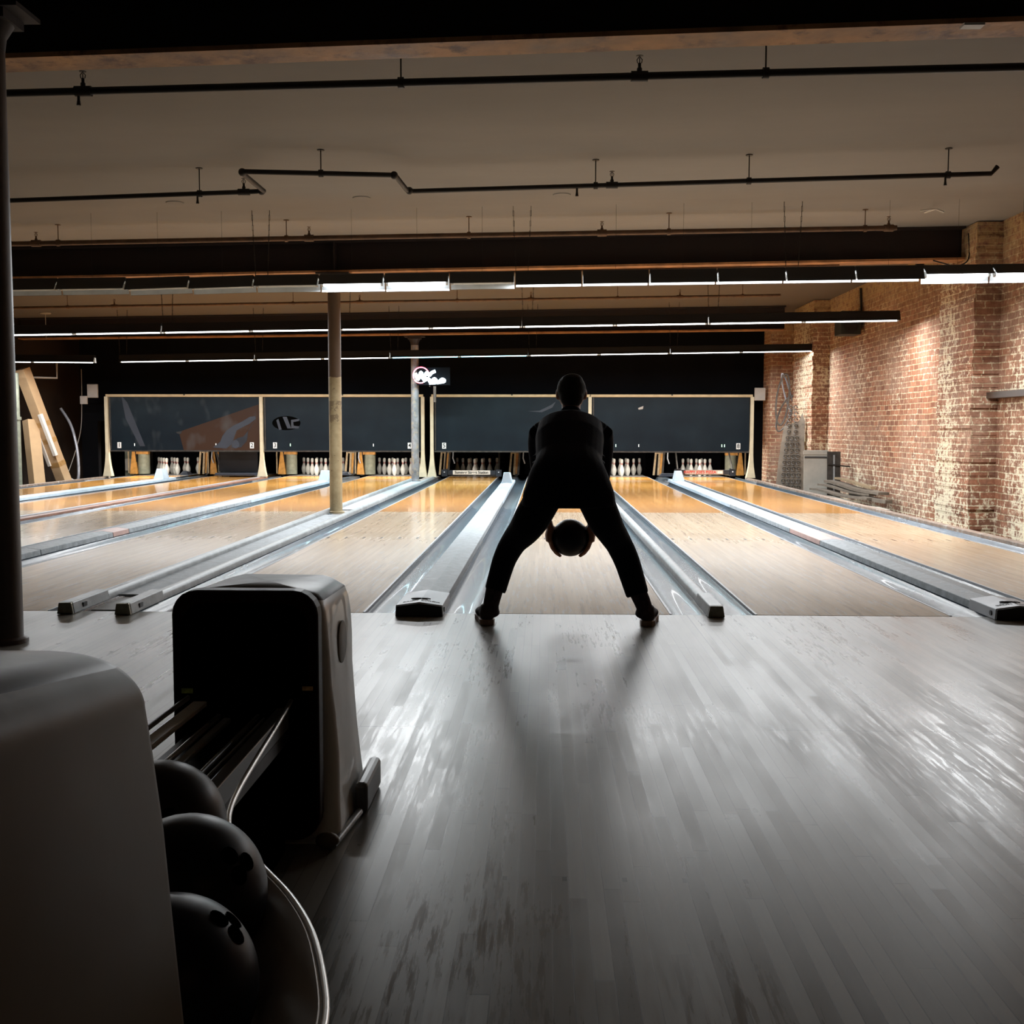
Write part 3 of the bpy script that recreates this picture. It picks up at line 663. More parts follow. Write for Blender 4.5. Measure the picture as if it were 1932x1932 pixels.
tag(MB()._a([(-.09,0,0),(.10,0,0),(.10,.3,0),(-.09,.3,0),(-.03,.05,.08),(.06,.05,.07),(.06,.25,.06),(-.05,.25,.08)],[(0,3,2,1),(4,5,6,7),(0,1,5,4),(1,2,6,5),(2,3,7,6),(3,0,4,7)]).build('ball_lift_guard','slate2',loc=(-7.678,16.55,.075),bevel=.01),'dark guard in front of the leftmost pins','guard')
# ------------------------------------------------------------------ light rows
def fixture(x0,x1,y,z0,z1,tilt,label,group,big=True,lit='lamp',hang=True,ntube=2,skew=0):
    L=x1-x0; cx=(x0+x1)/2; zc=(z0+z1)/2
    r=empty('fluorescent_fixture',(cx,y,zc),label,'light fixture',group)
    r.rotation_euler=(tilt,-math.atan2(z1-z0,L),skew)
    h=L/2-.008
    zl=-.012 if not big else (-.04 if tilt else -.043)
    w=.078 if not big else .10
    tp=.125 if not big else .105
    # outside black shell, inside reflector
    out=[(-w,zl),(-w+.02,zl+.045),(-.045,tp-.01),(-.035,tp),(.035,tp),(.045,tp-.01),(w-.02,zl+.045),(w,zl)]
    inn=[(w-.004,zl+.001),(w-.024,zl+.044),(.04,tp-.045),(-.04,tp-.045),(-w+.024,zl+.044),(-w+.004,zl+.001)]
    mb=MB(); P=out+inn; m=len(P); vs=[(-h,p[0],p[1]) for p in P]+[(h,p[0],p[1]) for p in P]
    for i in range(m):
        j=(i+1)%m
        mat_=1 if (i>=8 and i<m-1) else 0
        mb._a([vs[i],vs[j],vs[m+j],vs[m+i]],[(0,1,2,3)],mat_)
    for e in (0,m):
        for a,b,c,d in ((0,13,12,1),(1,12,11,2),(2,11,10,5),(5,10,9,6),(6,9,8,7)): mb._a([vs[e+a],vs[e+b],vs[e+c],vs[e+d]],[(0,1,2,3)],0)
        mb._a([vs[e+2],vs[e+3],vs[e+4],vs[e+5]],[(0,1,2,3)],0)
    mb.build('housing',['housing','refl'],r,weld=True)
    tl=(2*h-.04*ntube)/ntube
    for k in range(ntube):
        a=-h+.02+k*(tl+.04)
        MB().tube([(a+.015,0,0),(a+tl-.015,0,0)],.019,12).build('tube_lamp' if lit!='lampoff' else 'unlit_tube_lamp',lit,r)
        if lit!='lampoff': strip_light('tube_light',r,a+tl/2,-.0195,tl-.04,(48 if big else 54)*(tl-.04),(.62,.93,1.0) if lit=='lampc' else (.95,.98,1.0))
        for e in (a,a+tl): MB().box(e-.012,e+.012,-.016,.016,-.018,zl+.075 if big else tp-.046).build('lamp_holder','socket',r)
    if hang:
        q=r.rotation_euler.to_quaternion().inverted()
        for e,de in ((-h+.0,-.03),(-h+.13,.03)):
            zz=cz(cx+e)-zc-.001; n=int((zz-tp)/.05); tz=tp-.005
            mb=MB()
            for k in range(n):
                z=tz+k*(zz-tz)/n; z2=min(z+(zz-tz)/n*1.12,zz); f=(z-tz)/(zz-tz)
                X=e+de*f; o_=.005
                if k%2: mb.tube([(X-o_,0,z),(X-o_,0,z2)],.0025,5).tube([(X+o_,0,z),(X+o_,0,z2)],.0025,5)
                else: mb.tube([(X,-o_,z),(X,-o_,z2)],.0025,5).tube([(X,o_,z),(X,o_,z2)],.0025,5)
            c=mb.build('hanging_chain','pipe',r,weld=False); c.rotation_mode='QUATERNION'; c.rotation_quaternion=q
    else:
        w_=MB().tube([(0,0,tp-.005),(0,0,cz(cx)-zc-.001)],.0012,4).build('suspension_wire','pipe',r); w_.rotation_mode='QUATERNION'; w_.rotation_quaternion=r.rotation_euler.to_quaternion().inverted()
    return r
def zA(x): return 2.565+.0122*(x-0)+.0
jA=[-5.959,-5.299,-4.572,-3.896,-3.214,-2.532,-1.850,-1.168,-0.486,0.213,0.906,1.605,2.303,3.013,3.712,4.416,5.015]
posA=['leftmost visible unit of the nearest row, silver inside showing','second unit from left in the nearest row, silver inside showing','third unit from left in the nearest row','fourth unit from left in the nearest row, tilted open',
 'unit of the nearest row just left of the tan column','unit of the nearest row with its glowing tube above the tan column','unit of the nearest row glowing brightly right of the tan column','unit of the nearest row with silver lip ending at a hooked bracket',
 'closed dark unit of the nearest row, left of the person','closed dark unit of the nearest row, above the person','closed dark unit of the nearest row, right of the person','dark unit of the nearest row with holder at its right end',
 'dark unit of the nearest row crossing the brick wall','last dark unit of the nearest row before the bright tube','bright bare tube unit at the right end of the nearest row','rightmost unit of the nearest row, cut by the photo edge']
tilts=[-.20,-.20,-.20,-.20,-.24,-.31,-.36,-.22,.0,.0,.0,.0,.0,.0,-.40,-.40]
for i in range(16):
    a,b=jA[i],jA[i+1]; dz=(-.014 if 2<=i<=3 else 0)
    fixture(a,b,5.5,zA(a)+dz,zA(b),tilts[i],'black light fixture, '+posA[i],'nearest row of fluorescent fixtures',True,'lamp' if i in (5,6,8,9,10,11,12,13,14,15) else 'lampoff',i in (0,4,8,12),1)
jB=[-8.085,-5.560,-3.049,-0.487,2.091,4.728]
for i in range(5):
    a,b=jB[i],jB[i+1]
    fixture(a,b,9.4,2.465+.0150*(a+.63),2.465+.0150*(b+.63),-.05,'long black fluorescent fixture in the middle row, '+['leftmost','second from left, ending behind the tan column','middle one, just right of the tan column','second from right, above the person','rightmost, ending in front of the brick wall'][i],'middle row of fluorescent fixtures',False,'lampb',True,2)
jC=[-8.133,-5.572,-3.041,-0.470,2.131,4.752]
for i in range(5):
    a,b=jC[i],jC[i+1]
    fixture(a,b,14.4,2.398+.0150*(a+.78),2.398+.0150*(b+.78),-.05,'long black fluorescent fixture in the farthest row, '+['leftmost of the joined ones','second from left','third, with bluish tube above the neon sign','second from right, above the person','rightmost, ending at the brick pilaster'][i],'farthest row of fluorescent fixtures',False,'lampc' if i==2 else 'lampb',True,2)
fixture(-10.922,-8.549,14.3,2.29,2.272,-.05,'old fluorescent fixture at the far left above the cardboard boxes','farthest row of fluorescent fixtures',False,'lamp',True,2)
# ------------------------------------------------------------------ sprinkler pipes
def sprinkler(mb,p,down=True):
    x,y,z=p
    mb.lathe([(0,0),(.016,0),(.016,.03),(.010,.035),(.010,.06),(.003,.062),(.003,.09)],8,c=(x,y,z))
    mb.tube([(x-.012,y,z+.06),(x-.016,y,z+.08),(x,y,z+.098),(x+.016,y,z+.08),(x+.012,y,z+.06)],.003,5)
    mb.lathe([(0,0),(.022,.001),(.022,.004),(0,.005)],10,c=(x,y,z+.098))
def pipe_run(label,pts,r,hang,heads,drops,mat='pipe',joints=()):
    P=[Vector(p) for p in pts]; o=P[0].copy()
    root=empty('sprinkler_pipe',o,label,'sprinkler pipe','sprinkler pipes under the ceiling')
    MB().tube([p-o for p in P],r,12).build('pipe',mat,root)
    def at(x):
        for a,b in zip(P,P[1:]):
            if min(a.x,b.x)-1e-6<=x<=max(a.x,b.x)+1e-6 and abs(a.x-b.x)>.05: return a.lerp(b,(x-a.x)/(b.x-a.x))
        return P[-1]
    for j in joints:
        p=Vector(j)-o; MB().ell(p,r*1.6,n=12).build('elbow_joint',mat,root)
    for x in hang:
        p=at(x)-o; top=cz(x)-o.z-.001
        MB().tube([p+Vector((0,0,-.0)),Vector((p.x,p.y,top))],.005,6).lathe([(r+.004,-.018),(r+.01,-.018),(r+.01,.018),(r+.004,.018)],12,c=p,mat=Matrix.Rotation(PI/2,4,'Y')).lathe([(0,0),(.03,0),(.03,-.006),(0,-.006)],12,c=(p.x,p.y,top)).build('pipe_hanger',mat,root,weld=False)
    for x in heads:
        p=at(x)-o; mb=MB(); sprinkler(mb,p+Vector((0,0,r*.7)))
        mb.tube([p-Vector((.05,0,0)),p+Vector((.05,0,0))],r*1.4,10); mb.build('sprinkler_head',mat,root,weld=False)
    for x in drops:
        p=at(x)-o; MB().tube([p,p-Vector((0,0,.05)),p-Vector((0,0,.085))],[.009,.009,.014],8).build('drop_nipple',mat,root)
pipe_run('thick black sprinkler pipe nearest the camera under the pale ceiling',[(-5.5,.80,3.055),(-3.0,.739,3.084),(.4,.67,3.125),(4.9,.60,3.178)],.023,[-1.045,1.13],[-3.0,.385],[-3.03])
pipe_run('black sprinkler pipe with a raised jog, in the middle of the nearer ceiling bay',[(-7.5,3.90,3.03),(-5.062,3.80,3.059),(-2.70,3.60,3.088),(-2.62,3.585,3.09),(-2.66,3.05,3.12),(-2.62,3.0,3.12),(-1.46,3.19,3.13),(-1.42,3.22,3.13),(-1.38,3.64,3.104),(-1.33,3.69,3.104),(1.55,3.52,3.139),(3.55,3.40,3.163),(3.60,3.40,3.22)],.021,[-3.2,-2.02,.26,1.56,3.2],[-2.80,.40],[-3.22,.10,3.18],joints=[(-2.64,3.59,3.089),(-2.65,3.02,3.12),(-1.43,3.2,3.13),(-1.36,3.67,3.104)])
pipe_run('brownish sprinkler pipe running just in front of the middle beam',[(-8.5,6.15,3.04),(-2.06,6.02,3.115),(3.585,5.98,3.183)],.027,[-5.55,-3.0,-1.0,1.16,3.25],[-5.8,-2.75,.44,3.5],[],mat='pipe2')
pipe_run('rusty pipe running below the flange of the middle beam',[(-2.1,7.42,2.90),(-.57,7.42,2.93),(3.33,7.30,2.985)],.018,[],[-1.3,1.2],[],mat='pipe2')
pipe_run('thin rusty pipe across the farther ceiling bay',[(-10.4,12.2,3.02),(-3.9,12.0,3.093),(3.6,11.85,3.18)],.022,[-8.1,-4.3,-1.6,1.0,3.0],[-7.3,-3.2,-.4,2.0],[],mat='pipe2')
pipe_run('thin dark pipe near the back of the ceiling',[(-9.9,16.6,3.0),(0,16.5,3.12),(4.0,16.4,3.17)],.02,[-6,-2,2],[-4,1],[],mat='pipe2')
for i,(x,y,z) in enumerate([(-3.889,5.042,0),(-1.995,4.967,0),(-.01,4.977,0)]):
    tag(MB().lathe([(0,0),(.09,0),(.085,-.008),(0,-.012)],24).build('ceiling_cover_plate','ceil',loc=(x,y,cz(x)-.001)),'small round pale cover plate on the ceiling, '+['leftmost, near the left chains','middle one, right of the pipe jog','rightmost, near the centre chains'][i],'cover plate')
r=empty('ceiling_bracket',(3.95,5.6,cz(3.95)-.002),'broken white metal bracket hanging from the ceiling at right','bracket')
MB().tube([(0,.6,0),(-.05,.1,-.06),(-.22,.08,-.08)],.008,6).tube([(-.05,.1,-.06),(.02,.06,-.10)],.010,6).build('wire_arm','white',r)
tag(MB().lathe([(0,0),(.10,0),(.10,-.02),(.02,-.03),(.006,-.03),(.006,-.5),(0,-.5)],18).build('ceiling_rosette','signg',loc=(-9.64,14.68,cz(-9.64)-.001)),'pale round ceiling fitting with a thin rod, at the far left','ceiling fitting')
tag(MB().box(-.05,.05,-.03,.03,-.012,0).build('beam_label','white',loc=(1.9,-.50,2.992)),'small white tag under the nearest beam at upper right','tag')
# ------------------------------------------------------------------ neon sign
r=empty('neon_sign',(-2.42,15.38,2.06),'glowing red and white-blue neon sign beside the grey column','neon sign')
MB().box(-.25,.40,.09,.10,-.17,.18).build('backing_plate','blackmatte',r,bevel=.004)
def arc(cx,cz_,rr,a0,a1,n=16,sx=1): return [(cx+rr*sx*math.cos(math.radians(a0+(a1-a0)*k/n)),0,cz_+rr*math.sin(math.radians(a0+(a1-a0)*k/n))) for k in range(n+1)]
MB().tube(arc(-.16,.02,.155,205,20,18),.011,8).build('red_tube','neonr',r)
MB().tube(arc(-.17,.02,.15,215,290,8),.011,8).build('red_tube','neonr',r)
MB().tube(interp([(-.27,.0,.06),(-.22,0,-.06),(-.16,0,.08),(-.12,0,-.05),(-.05,0,.07),(.0,0,.02),(.05,0,.07),(.12,0,.10)],6),.030,8).build('script_tube','neonw',r)
MB().tube(interp([(-.12,0,-.09),(-.02,0,-.05),(.03,0,-.12),(.10,0,-.05),(.17,0,-.12),(.25,0,-.06),(.28,0,-.10),(.0,0,-.13)],6),.033,8).build('script_tube','neonw',r)
MB().tube([(.10,.055,-.19),(.10,.055,-.50)],.03,8).tube([(.0,.055,-.19),(.0,.3,-.19)],.008,6).build('bracket_post','coldark',r)
# white boxes on the black wall
for x,z,sx,sz,lb in ((-9.62,1.82,.22,.28,'white junction box at the left end of the masking units'),(-9.80,1.63,.15,.17,'small pale box left of the larger junction box'),(4.25,1.76,.22,.26,'white junction box at the right end of the masking units, near the brick wall')):
    o=MB().box(-sx/2,sx/2,-.05,0,-sz/2,sz/2).build('junction_box','signg',loc=(x,16.72 if x<-9.7 else 16.75,z),bevel=.008); tag(o,lb,'junction box')
tag(MB().tube(interp([(-10.05,17.2,2.3),(-10.06,17.2,1.6),(-10.1,17.15,.9),(-10.35,17.0,.0),(-10.45,16.9,-.19)],5),.008,6).build('hanging_cable','signg'),'thin pale cable hanging down the dark wall, right of the cardboard boxes','cable')
tag(MB().tube([(4.3,16.95,1.70),(4.75,16.5,1.71)],.012,8).build('wall_pipe','copper'),'short copper pipe from the right masking unit to the brick corner','pipe')
# ------------------------------------------------------------------ left clutter
def leanbox(name,p0,p1,w,d,label,tapes=(),strips=False,flare=0):
    P0=Vector(p0);P1=Vector(p1); ax=(P1-P0); L=ax.length
    r=empty(name,P0,label,'cardboard box'); r.rotation_mode='QUATERNION'; r.rotation_quaternion=ax.to_track_quat('Z','Y')@Quaternion((0,0,1),math.radians(flare))
    MB().box(-w/2,w/2,-d/2,d/2,0,L).build('carton','card',r,bevel=.004)
    for t in tapes: MB().box(-w/2-.002,w/2+.002,-d/2-.002,d/2+.002,t,t+.10).build('tape_band','tape',r)
    if strips:
        for s,a,b in ((-1,.55,1.45),(1,.75,1.62)): MB().box(s*w/2-.035,s*w/2+.035,-d/2-.03,-d/2+.04,a,b).build('edge_protector','foam',r)
    return r
leanbox('cardboard_box',(-9.90,16.0,-.19),(-10.42,15.3,2.2),.22,.20,'long leaning cardboard box with white edge protectors and tape bands',(.5,1.0,1.35),True,20)
leanbox('cardboard_box',(-10.20,15.35,-.19),(-10.40,15.55,1.20),.24,.2,'shorter plain cardboard box leaning left of the long one',(),False,12)
tag(MB().tube([(-10.35,14.9,-.2),(-10.35,14.9,1.22)],.055,12).tube([(-10.35,14.9,1.22),(-10.35,14.9,2.1)],.05,12).lathe([(.05,1.2),(.075,1.2),(.075,1.26),(.05,1.26)],12,c=(-10.35,14.9,0)).build('drain_pipe','green'),'grey-green vertical pipe at the far left, left of the cardboard boxes','pipe')
tag(MB().tube([(-10.5,15.5,2.05),(-10.0,15.9,2.05),(-10.0,15.9,2.45)],.022,8).build('wall_conduit','signg'),'thin pale conduit bending up above the cardboard boxes','conduit')
tag(MB().tube(interp([(-10.25,16.6,1.45),(-9.98,16.45,1.1),(-9.80,16.3,.6),(-9.74,16.2,.1),(-9.80,16.2,-.17)],6),.028,8).build('curved_hose','hosec'),'shiny curved hose behind the long cardboard box','hose')
tag(MB()._a([(-.25,0,0),(.25,0,0),(.28,.2,0),(-.2,.25,0),(-.2,.0,.10),(.2,.02,.05),(.2,.2,.05),(-.2,.2,.28)],[(0,3,2,1),(4,5,6,7),(0,1,5,4),(1,2,6,5),(2,3,7,6),(3,0,4,7)]).build('crumpled_bag','panelgrey',loc=(-10.05,16.5,-.2)),'crumpled grey bag on the floor between the two cardboard boxes','bag')
# ------------------------------------------------------------------ right clutter
r=empty('wall_loudspeaker',(4.80,12.3,2.60),'black loudspeaker on the brick wall behind the middle light row','loudspeaker')
MB().box(-.16,.17,-.20,.20,-.02,.36).build('cabinet','speaker',r,bevel=.01)
MB().box(-.13,.13,-.215,-.201,.22,.33).build('horn_mouth','black',r); 
MB().lathe([(.05,0),(.11,0),(.115,.01),(.05,.015),(.0,.004)],20,mat=Matrix.Rotation(PI/2,4,'X')).build('woofer','black',r,loc=(0,-.203,.11))
MB().tube([(.17,.0,.3),(.225,.0,.38),(.2,.0,.75)],.02,8).build('mount_arm','black',r)
r=empty('pin_rack_board',(4.40,14.55,-.195),'leaning grey board covered with metal hooks and rings, in front of the brick corner','hook board'); r.rotation_euler=(math.radians(-7),0,math.radians(-20))
MB().prism([(-.26,0),(.27,0),(.25,.4),(.24,1.4),(.19,1.55),(.13,1.40),(-.14,1.30),(-.22,.6)],'y',0,.03).build('board','wood',r,weld=False)
random.seed(5)
for k in range(14):
    zz=.15+.115*k; n=4 if k<6 else (3 if k<9 else 2); wd=.36*(1-zz/2.9)
    for i in range(n):
        x=(-wd/2+wd*(i+.5)/n)*1.15+.02+.01*random.random(); a=random.uniform(-.4,.4)
        pts=[(x+.035*math.cos(t)*math.cos(a),-.012-.02*abs(math.sin(t)),zz+.04*math.sin(t)) for t in [PI*1.7*q/9 for q in range(10)]]
        MB().tube(pts,.010,6).build('metal_hook','hose',r)
for i,(x,y,z,w,h,ti,m) in enumerate(((4.52,15.9,1.62,.12,.50,.05,'hose'),(4.64,15.95,1.72,.06,.42,-.12,'hosec'),(4.58,15.85,1.35,.12,.35,.12,'hose'))):
    pts=[(w*math.cos(t)+ti*math.sin(t),.02*math.cos(2*t),h*math.sin(t)+(.0)) for t in [2*PI*k/26 for k in range(26)]]
    tag(MB().tube(pts,.018,6,closed=True).build('hanging_belt',m,loc=(x,y+i*.05-.1,z)),'rubber belt loop hanging on the brick corner, '+['left wide loop','narrow clear loop at right','lowest loop in the middle'][i],'belt','belts hanging on the brick corner')
r=empty('leaning_panel',(4.50,12.95,-.195),'pale grey panel leaning against the brick wall','panel'); r.rotation_euler=(math.radians(-5),0,math.radians(-8))
MB().box(-.20,.20,0,.03,0,.88).build('panel_face','panelgrey',r,bevel=.004); MB().box(-.21,.21,-.02,.035,.80,.86).build('top_batten','panelgrey',r); MB().box(-.19,.2,-.015,-.0,.74,.77).build('rod','darkmetal',r)
r=empty('leaning_panel',(4.74,12.7,-.195),'dark narrow panel standing behind the pale leaning panel','panel'); r.rotation_euler=(math.radians(-4),0,0)
MB().box(-.10,.12,0,.03,0,.86).build('panel_face','darkmetal',r); MB().box(-.005,.02,-.02,.0,.05,.8).build('stiffener','tube',r); MB().tube([(-.1,-.03,.64),(.27,-.05,.60)],.012,6).build('rod','pipe',r)
pl=[((4.40,12.7,.03),(4.62,10.2,-.0),.14,.03,'wood'),((4.50,12.6,.11),(4.70,10.4,.06),.12,.03,'wood'),((4.60,12.5,.17),(4.74,10.0,.09),.16,.04,'wood'),((4.45,12.0,-.05),(4.55,9.2,-.10),.10,.03,'panelgrey'),((4.68,12.3,.23),(4.78,10.6,.17),.08,.03,'tan'),((4.72,11.5,.0),(4.70,9.6,.02),.10,.05,'wood')]
pd=['lowest pale one at the left','grey one second from the bottom','broad brown one near the top','thin one reaching farthest towards the approach','short tan one on top of the pile','thick one with the curled end']
for (a,b,w,h,m),d_ in zip(pl,pd):
    A=Vector(a);B=Vector(b)
    o=MB().prism([(-w/2,-h/2),(w/2,-h/2),(w/2,h/2),(-w/2,h/2)],'y',0,(B-A).length,n=6,fn=lambda v:(v[0]+.02*math.sin(v[1]*2),v[1],v[2]+.015*math.sin(v[1]*3))).build('loose_plank',m)
    o.location=A; o.rotation_mode='QUATERNION'; o.rotation_quaternion=(B-A).to_track_quat('Y','Z')
    tag(o,'old plank by the brick wall, '+d_,'plank','planks heaped by the brick wall')
tag(MB().box(-.13,.02,-.5,.9,-.03,.04).build('wall_shelf','coldark',loc=(5.03,5.9,1.42)),'short brown ledge on the brick wall at the right edge','ledge')
tag(MB().box(-.05,.05,-.03,.03,-.12,.10).build('conduit_box','black',loc=(4.98,9.4,3.25)),'small dark box high on the brick wall above the bright tube','conduit box')
tag(MB().tube(interp([(4.73,7.0,3.3),(4.72,6.95,3.0),(4.6,7.0,2.93),(4.45,7.0,2.96),(4.35,7.05,3.0)],5),.008,6).build('loose_wire','black'),'black wire looping under the end of the middle beam at the brick pilaster','wire')
# ------------------------------------------------------------------ foreground ball return
BR=empty('ball_return',(-.86,-4.2,0),'dark ball return with two beige hoods, metal tracks and a chrome-rimmed ball bowl','ball return')
ox,oy=-.86,-4.2
def rrect(x0,x1,y0,y1,r,n=5):
    pts=[]
    for cx,cy,a0 in ((x1-r,y1-r,0),(x0+r,y1-r,90),(x0+r,y0+r,180),(x1-r,y0+r,270)):
        for k in range(n+1):
            a=math.radians(a0+90*k/n); pts.append((cx+r*math.cos(a),cy+r*math.sin(a)))
    return pts
def pod(name,levels,mats,label,fn=None,parent=BR):
    # levels: (z, x0,x1,y0,y1,r, inset)
    vs=[];fs=[];mi=[];n=None
    for L in levels:
        pts=rrect(*L[1:6],r=L[6]) if False else rrect(L[1],L[2],L[3],L[4],L[5])
        n=len(pts); vs+=[(p[0]-ox,p[1]-oy,L[0]+(L[6] if len(L)>6 else 0)*0) for p in pts]
    mb=MB(); N=len(levels)
    if fn: vs=[fn(v) for v in vs]
    for k in range(N-1):
        for i in range(n):
            j=(i+1)%n; mb._a([vs[k*n+i],vs[k*n+j],vs[(k+1)*n+j],vs[(k+1)*n+i]],[(0,1,2,3)],1 if levels[k][0]>=levels[-1][0]-(.012 if name=='near_hood' else .03) else 0,True)
    c=Vector((0,0,0))
    for v in vs[-n:]: c+=Vector(v)/n
    c.z+=.006
    mb._a(list(vs[-n:])+[tuple(c)],[(i,(i+1)%n,n) for i in range(n)],1,True)
    mb._a(vs[:n],[tuple(range(n))[::-1]],0)
    o=mb.build(name,mats,parent); return o
# far pod
def farshape(v):
    x,y,z=v
    yy=y+oy
    return (x-(.006*(yy+3.2)/.2 if x+ox>-.9 and yy>-3.2 else 0),y+(.03*math.sin((z-.05)*6) if yy<-3.25 else 0)*1.0,z+(.045*(1-((x+ox+.90)/.22)**2) if z>.5 else 0)*1.0-(.03*(yy+3.4) if z>.5 else 0))
X0,X1=-1.085,-.705
lv=[(.0,X0-.01,X1+.03,-3.42,-2.98,.03),(.10,X0-.005,X1+.02,-3.40,-2.99,.03),(.20,X0,X1+.012,-3.38,-3.0,.035),(.30,X0+.005,X1+.005,-3.39,-3.0,.035),(.38,X0+.012,X1,-3.41,-3.0,.035),(.46,X0+.012,X1,-3.42,-3.0,.035),(.52,X0+.006,X1-.003,-3.42,-3.0,.035),(.56,X0+.004,X1-.008,-3.41,-3.005,.04),(.585,X0+.014,X1-.016,-3.40,-3.015,.04),(.597,X0+.04,X1-.04,-3.375,-3.04,.04)]
P=pod('far_hood',lv,['podside','podtop'],'',farshape)
P['label']='far hood with dark opening and pale sides'
MB().prism([(p[0],p[1]) for p in rrect(X0+.012-ox,X1-.012-ox,.02,.636,.06)],'y',-3.462-oy,-3.405-oy).build('front_frame','podtop',P,bevel=.008)
MB().prism([(p[0],p[1]) for p in rrect(X0+.035-ox,X1-.035-ox,.05,.605,.06)],'y',-3.466-oy,-3.4625-oy).build('ball_opening','podhole',P)
MB().lathe([(0,0),(.056,0),(.056,.003),(.050,.005),(0,.003)],24,mat=Matrix.Rotation(PI/2,4,'Y')@Matrix.Scale(1.0,4,(0,1,0))).build('side_disc','pod',P,loc=(X1-.002-ox,-3.21-oy,.465))
M['sg']=simple('worn_green_label',(.35,.50,.12),.6,0,.5,60); M['st']=simple('worn_tan_label',(.7,.42,.2),.6,0,.6,60)
MB().box(-.014,.014,-.002,0,-.006,.006).build('green_label','sg',P,loc=(-1.035-ox,-3.4675-oy,.392)); MB().box(-.013,.013,-.002,0,-.005,.005).build('tan_label','st',P,loc=(-.742-ox,-3.4675-oy,.400))
b=MB().prism([(p[0],p[1]) for p in rrect(-.035,.0,-.20,.05,.015)],'z',.0,.085).build('foot_bumper','bumper',P,loc=(X1+.065-ox,-3.02-oy,.0),bevel=.012)
MB().tube([(X1+.045-ox,-3.23-oy,.012),(X1+.02-ox,-3.47-oy,.012)],.010,8).build('foot_rod','tube',P); MB().ell((X1+.005-ox,-3.46-oy,.022),(.03,.022,.02),n=14).build('foot_cap','pod',P)
# pedestal under the rack
MB().prism([(p[0]-ox,p[1]-oy) for p in rrect(-1.02,-.80,-5.35,-3.45,.03)],'z',.0,.165).build('pedestal','podhole',BR)
# rack tracks
def trk(x,z0,z1,w,mat,y0=-3.48,y1=-4.60,h=.012,nm='track_rail'):
    o=MB()._a([(x-w-ox,y0-oy,z0-h),(x+w-ox,y0-oy,z0-h),(x+w-ox,y0-oy,z0),(x-w-ox,y0-oy,z0),(x-w-ox,y1-oy,z1-h),(x+w-ox,y1-oy,z1-h),(x+w-ox,y1-oy,z1),(x-w-ox,y1-oy,z1)],[(0,1,2,3),(7,6,5,4),(0,4,5,1),(1,5,6,2),(2,6,7,3),(3,7,4,0)])
    return o.build(nm,mat,BR,bevel=.003)
trk(-1.000,.37,.37,.017,'white'); trk(-1.028,.385,.385,.004,'tube')
trk(-.955,.34,.34,.005,'chrome'); trk(-.935,.33,.33,.009,'tube'); trk(-.860,.34,.34,.004,'chrome'); trk(-.845,.332,.332,.003,'tube')
MB().box(-1.02-ox,-.79-ox,-4.60-oy,-3.47-oy,.27,.30).build('rack_bed','black',BR)
trk(-.800,.355,.345,.014,'bumper',h=.05)
# bowl with flared rim
cx,cy=-.86-ox,-4.955-oy; RZ=.37
rimpts=[(-.782-ox,-3.47-oy,RZ),(-.762-ox,-3.7-oy,RZ),(-.742-ox,-3.95-oy,RZ),(-.726-ox,-4.13-oy,RZ),(-.710-ox,-4.24-oy,RZ)]
bowlpts=[(-.690-ox,-4.315-oy,RZ),(-.640-ox,-4.40-oy,RZ),(-.588-ox,-4.482-oy,RZ),(-.526-ox,-4.578-oy,RZ),(-.474-ox,-4.684-oy,RZ),(-.434-ox,-4.807-oy,RZ),(-.414-ox,-4.90-oy,RZ)]
bowlpts+=[(-.89-ox+.48*math.cos(a),-4.95-oy+.48*math.sin(a),RZ) for a in [math.radians(-6-214*k/32) for k in range(33)]]
bp=interp(bowlpts,4)
MB().tube(interp(rimpts+[bowlpts[0]],6)[:-1]+bp+[(-1.04-ox,-4.2-oy,RZ),(-1.04-ox,-3.5-oy,RZ)],.0055,8).build('chrome_rim_tube','chrome',BR)
pr=[(.0,.370),(.008,.374),(.016,.369),(.030,.356),(.046,.345),(.050,.339),(.072,.322),(.084,.300),(.11,.255),(.15,.21),(.19,.19)]
vs=[];cc=Vector((cx,cy,RZ))
for p in bp:
    d=(cc-p); d.z=0; d.normalize()
    for a,z in pr: vs.append((p.x+d.x*a,p.y+d.y*a,z))
mb=MB(); m=len(pr)
for k in range(len(bp)-1):
    for q in range(m-1): mb._a([vs[k*m+q],vs[(k+1)*m+q],vs[(k+1)*m+q+1],vs[k*m+q+1]],[(0,1,2,3)],0 if q<7 else 1,True)
o=mb.build('bowl_rim',['flange','black'],BR); sd=o.modifiers.new('thickness','SOLIDIFY'); sd.thickness=.004
MB().lathe([(0,.165),(.28,.175),(.335,.20),(.33,.205),(.27,.182),(0,.175)],40,c=(cx,cy,0)).build('bowl_liner','black',BR)
MB().lathe([(.0,.0),(.2,.0),(.18,.17),(.0,.17)],24,c=(cx,cy,0)).build('bowl_stand','podhole',BR)
# near hood
X0,X1=-1.04,-.566
def nearshape(v):
    x,y,z=v
    return (x,y,z+(.012*(1-((x+ox+.80)/.24)**2) if z>.6 else 0)-(.13*(y+oy+4.97) if z>.6 else 0))
Y0,Y1=-5.46,-4.97
lv=[(.26,X0,X1+.040,Y0,Y1,.03),(.40,X0,X1+.030,Y0,Y1,.03),(.52,X0,X1+.020,Y0,Y1,.03),(.62,X0,X1+.012,Y0,Y1,.03),(.70,X0,X1+.003,Y0,Y1,.032)]
for k in range(13):
    a=math.radians(7.5*k); e=.050; q=1-math.cos(a)
    lv.append((.742+e*math.sin(a),X0+e*q,X1-.002-e*1.2*q,Y0+e*q,Y1-e*.5*q,.035))
N_=pod('near_hood',lv,['pod','podtop'],'',nearshape); N_['label']='near hood seen from its plain beige side'
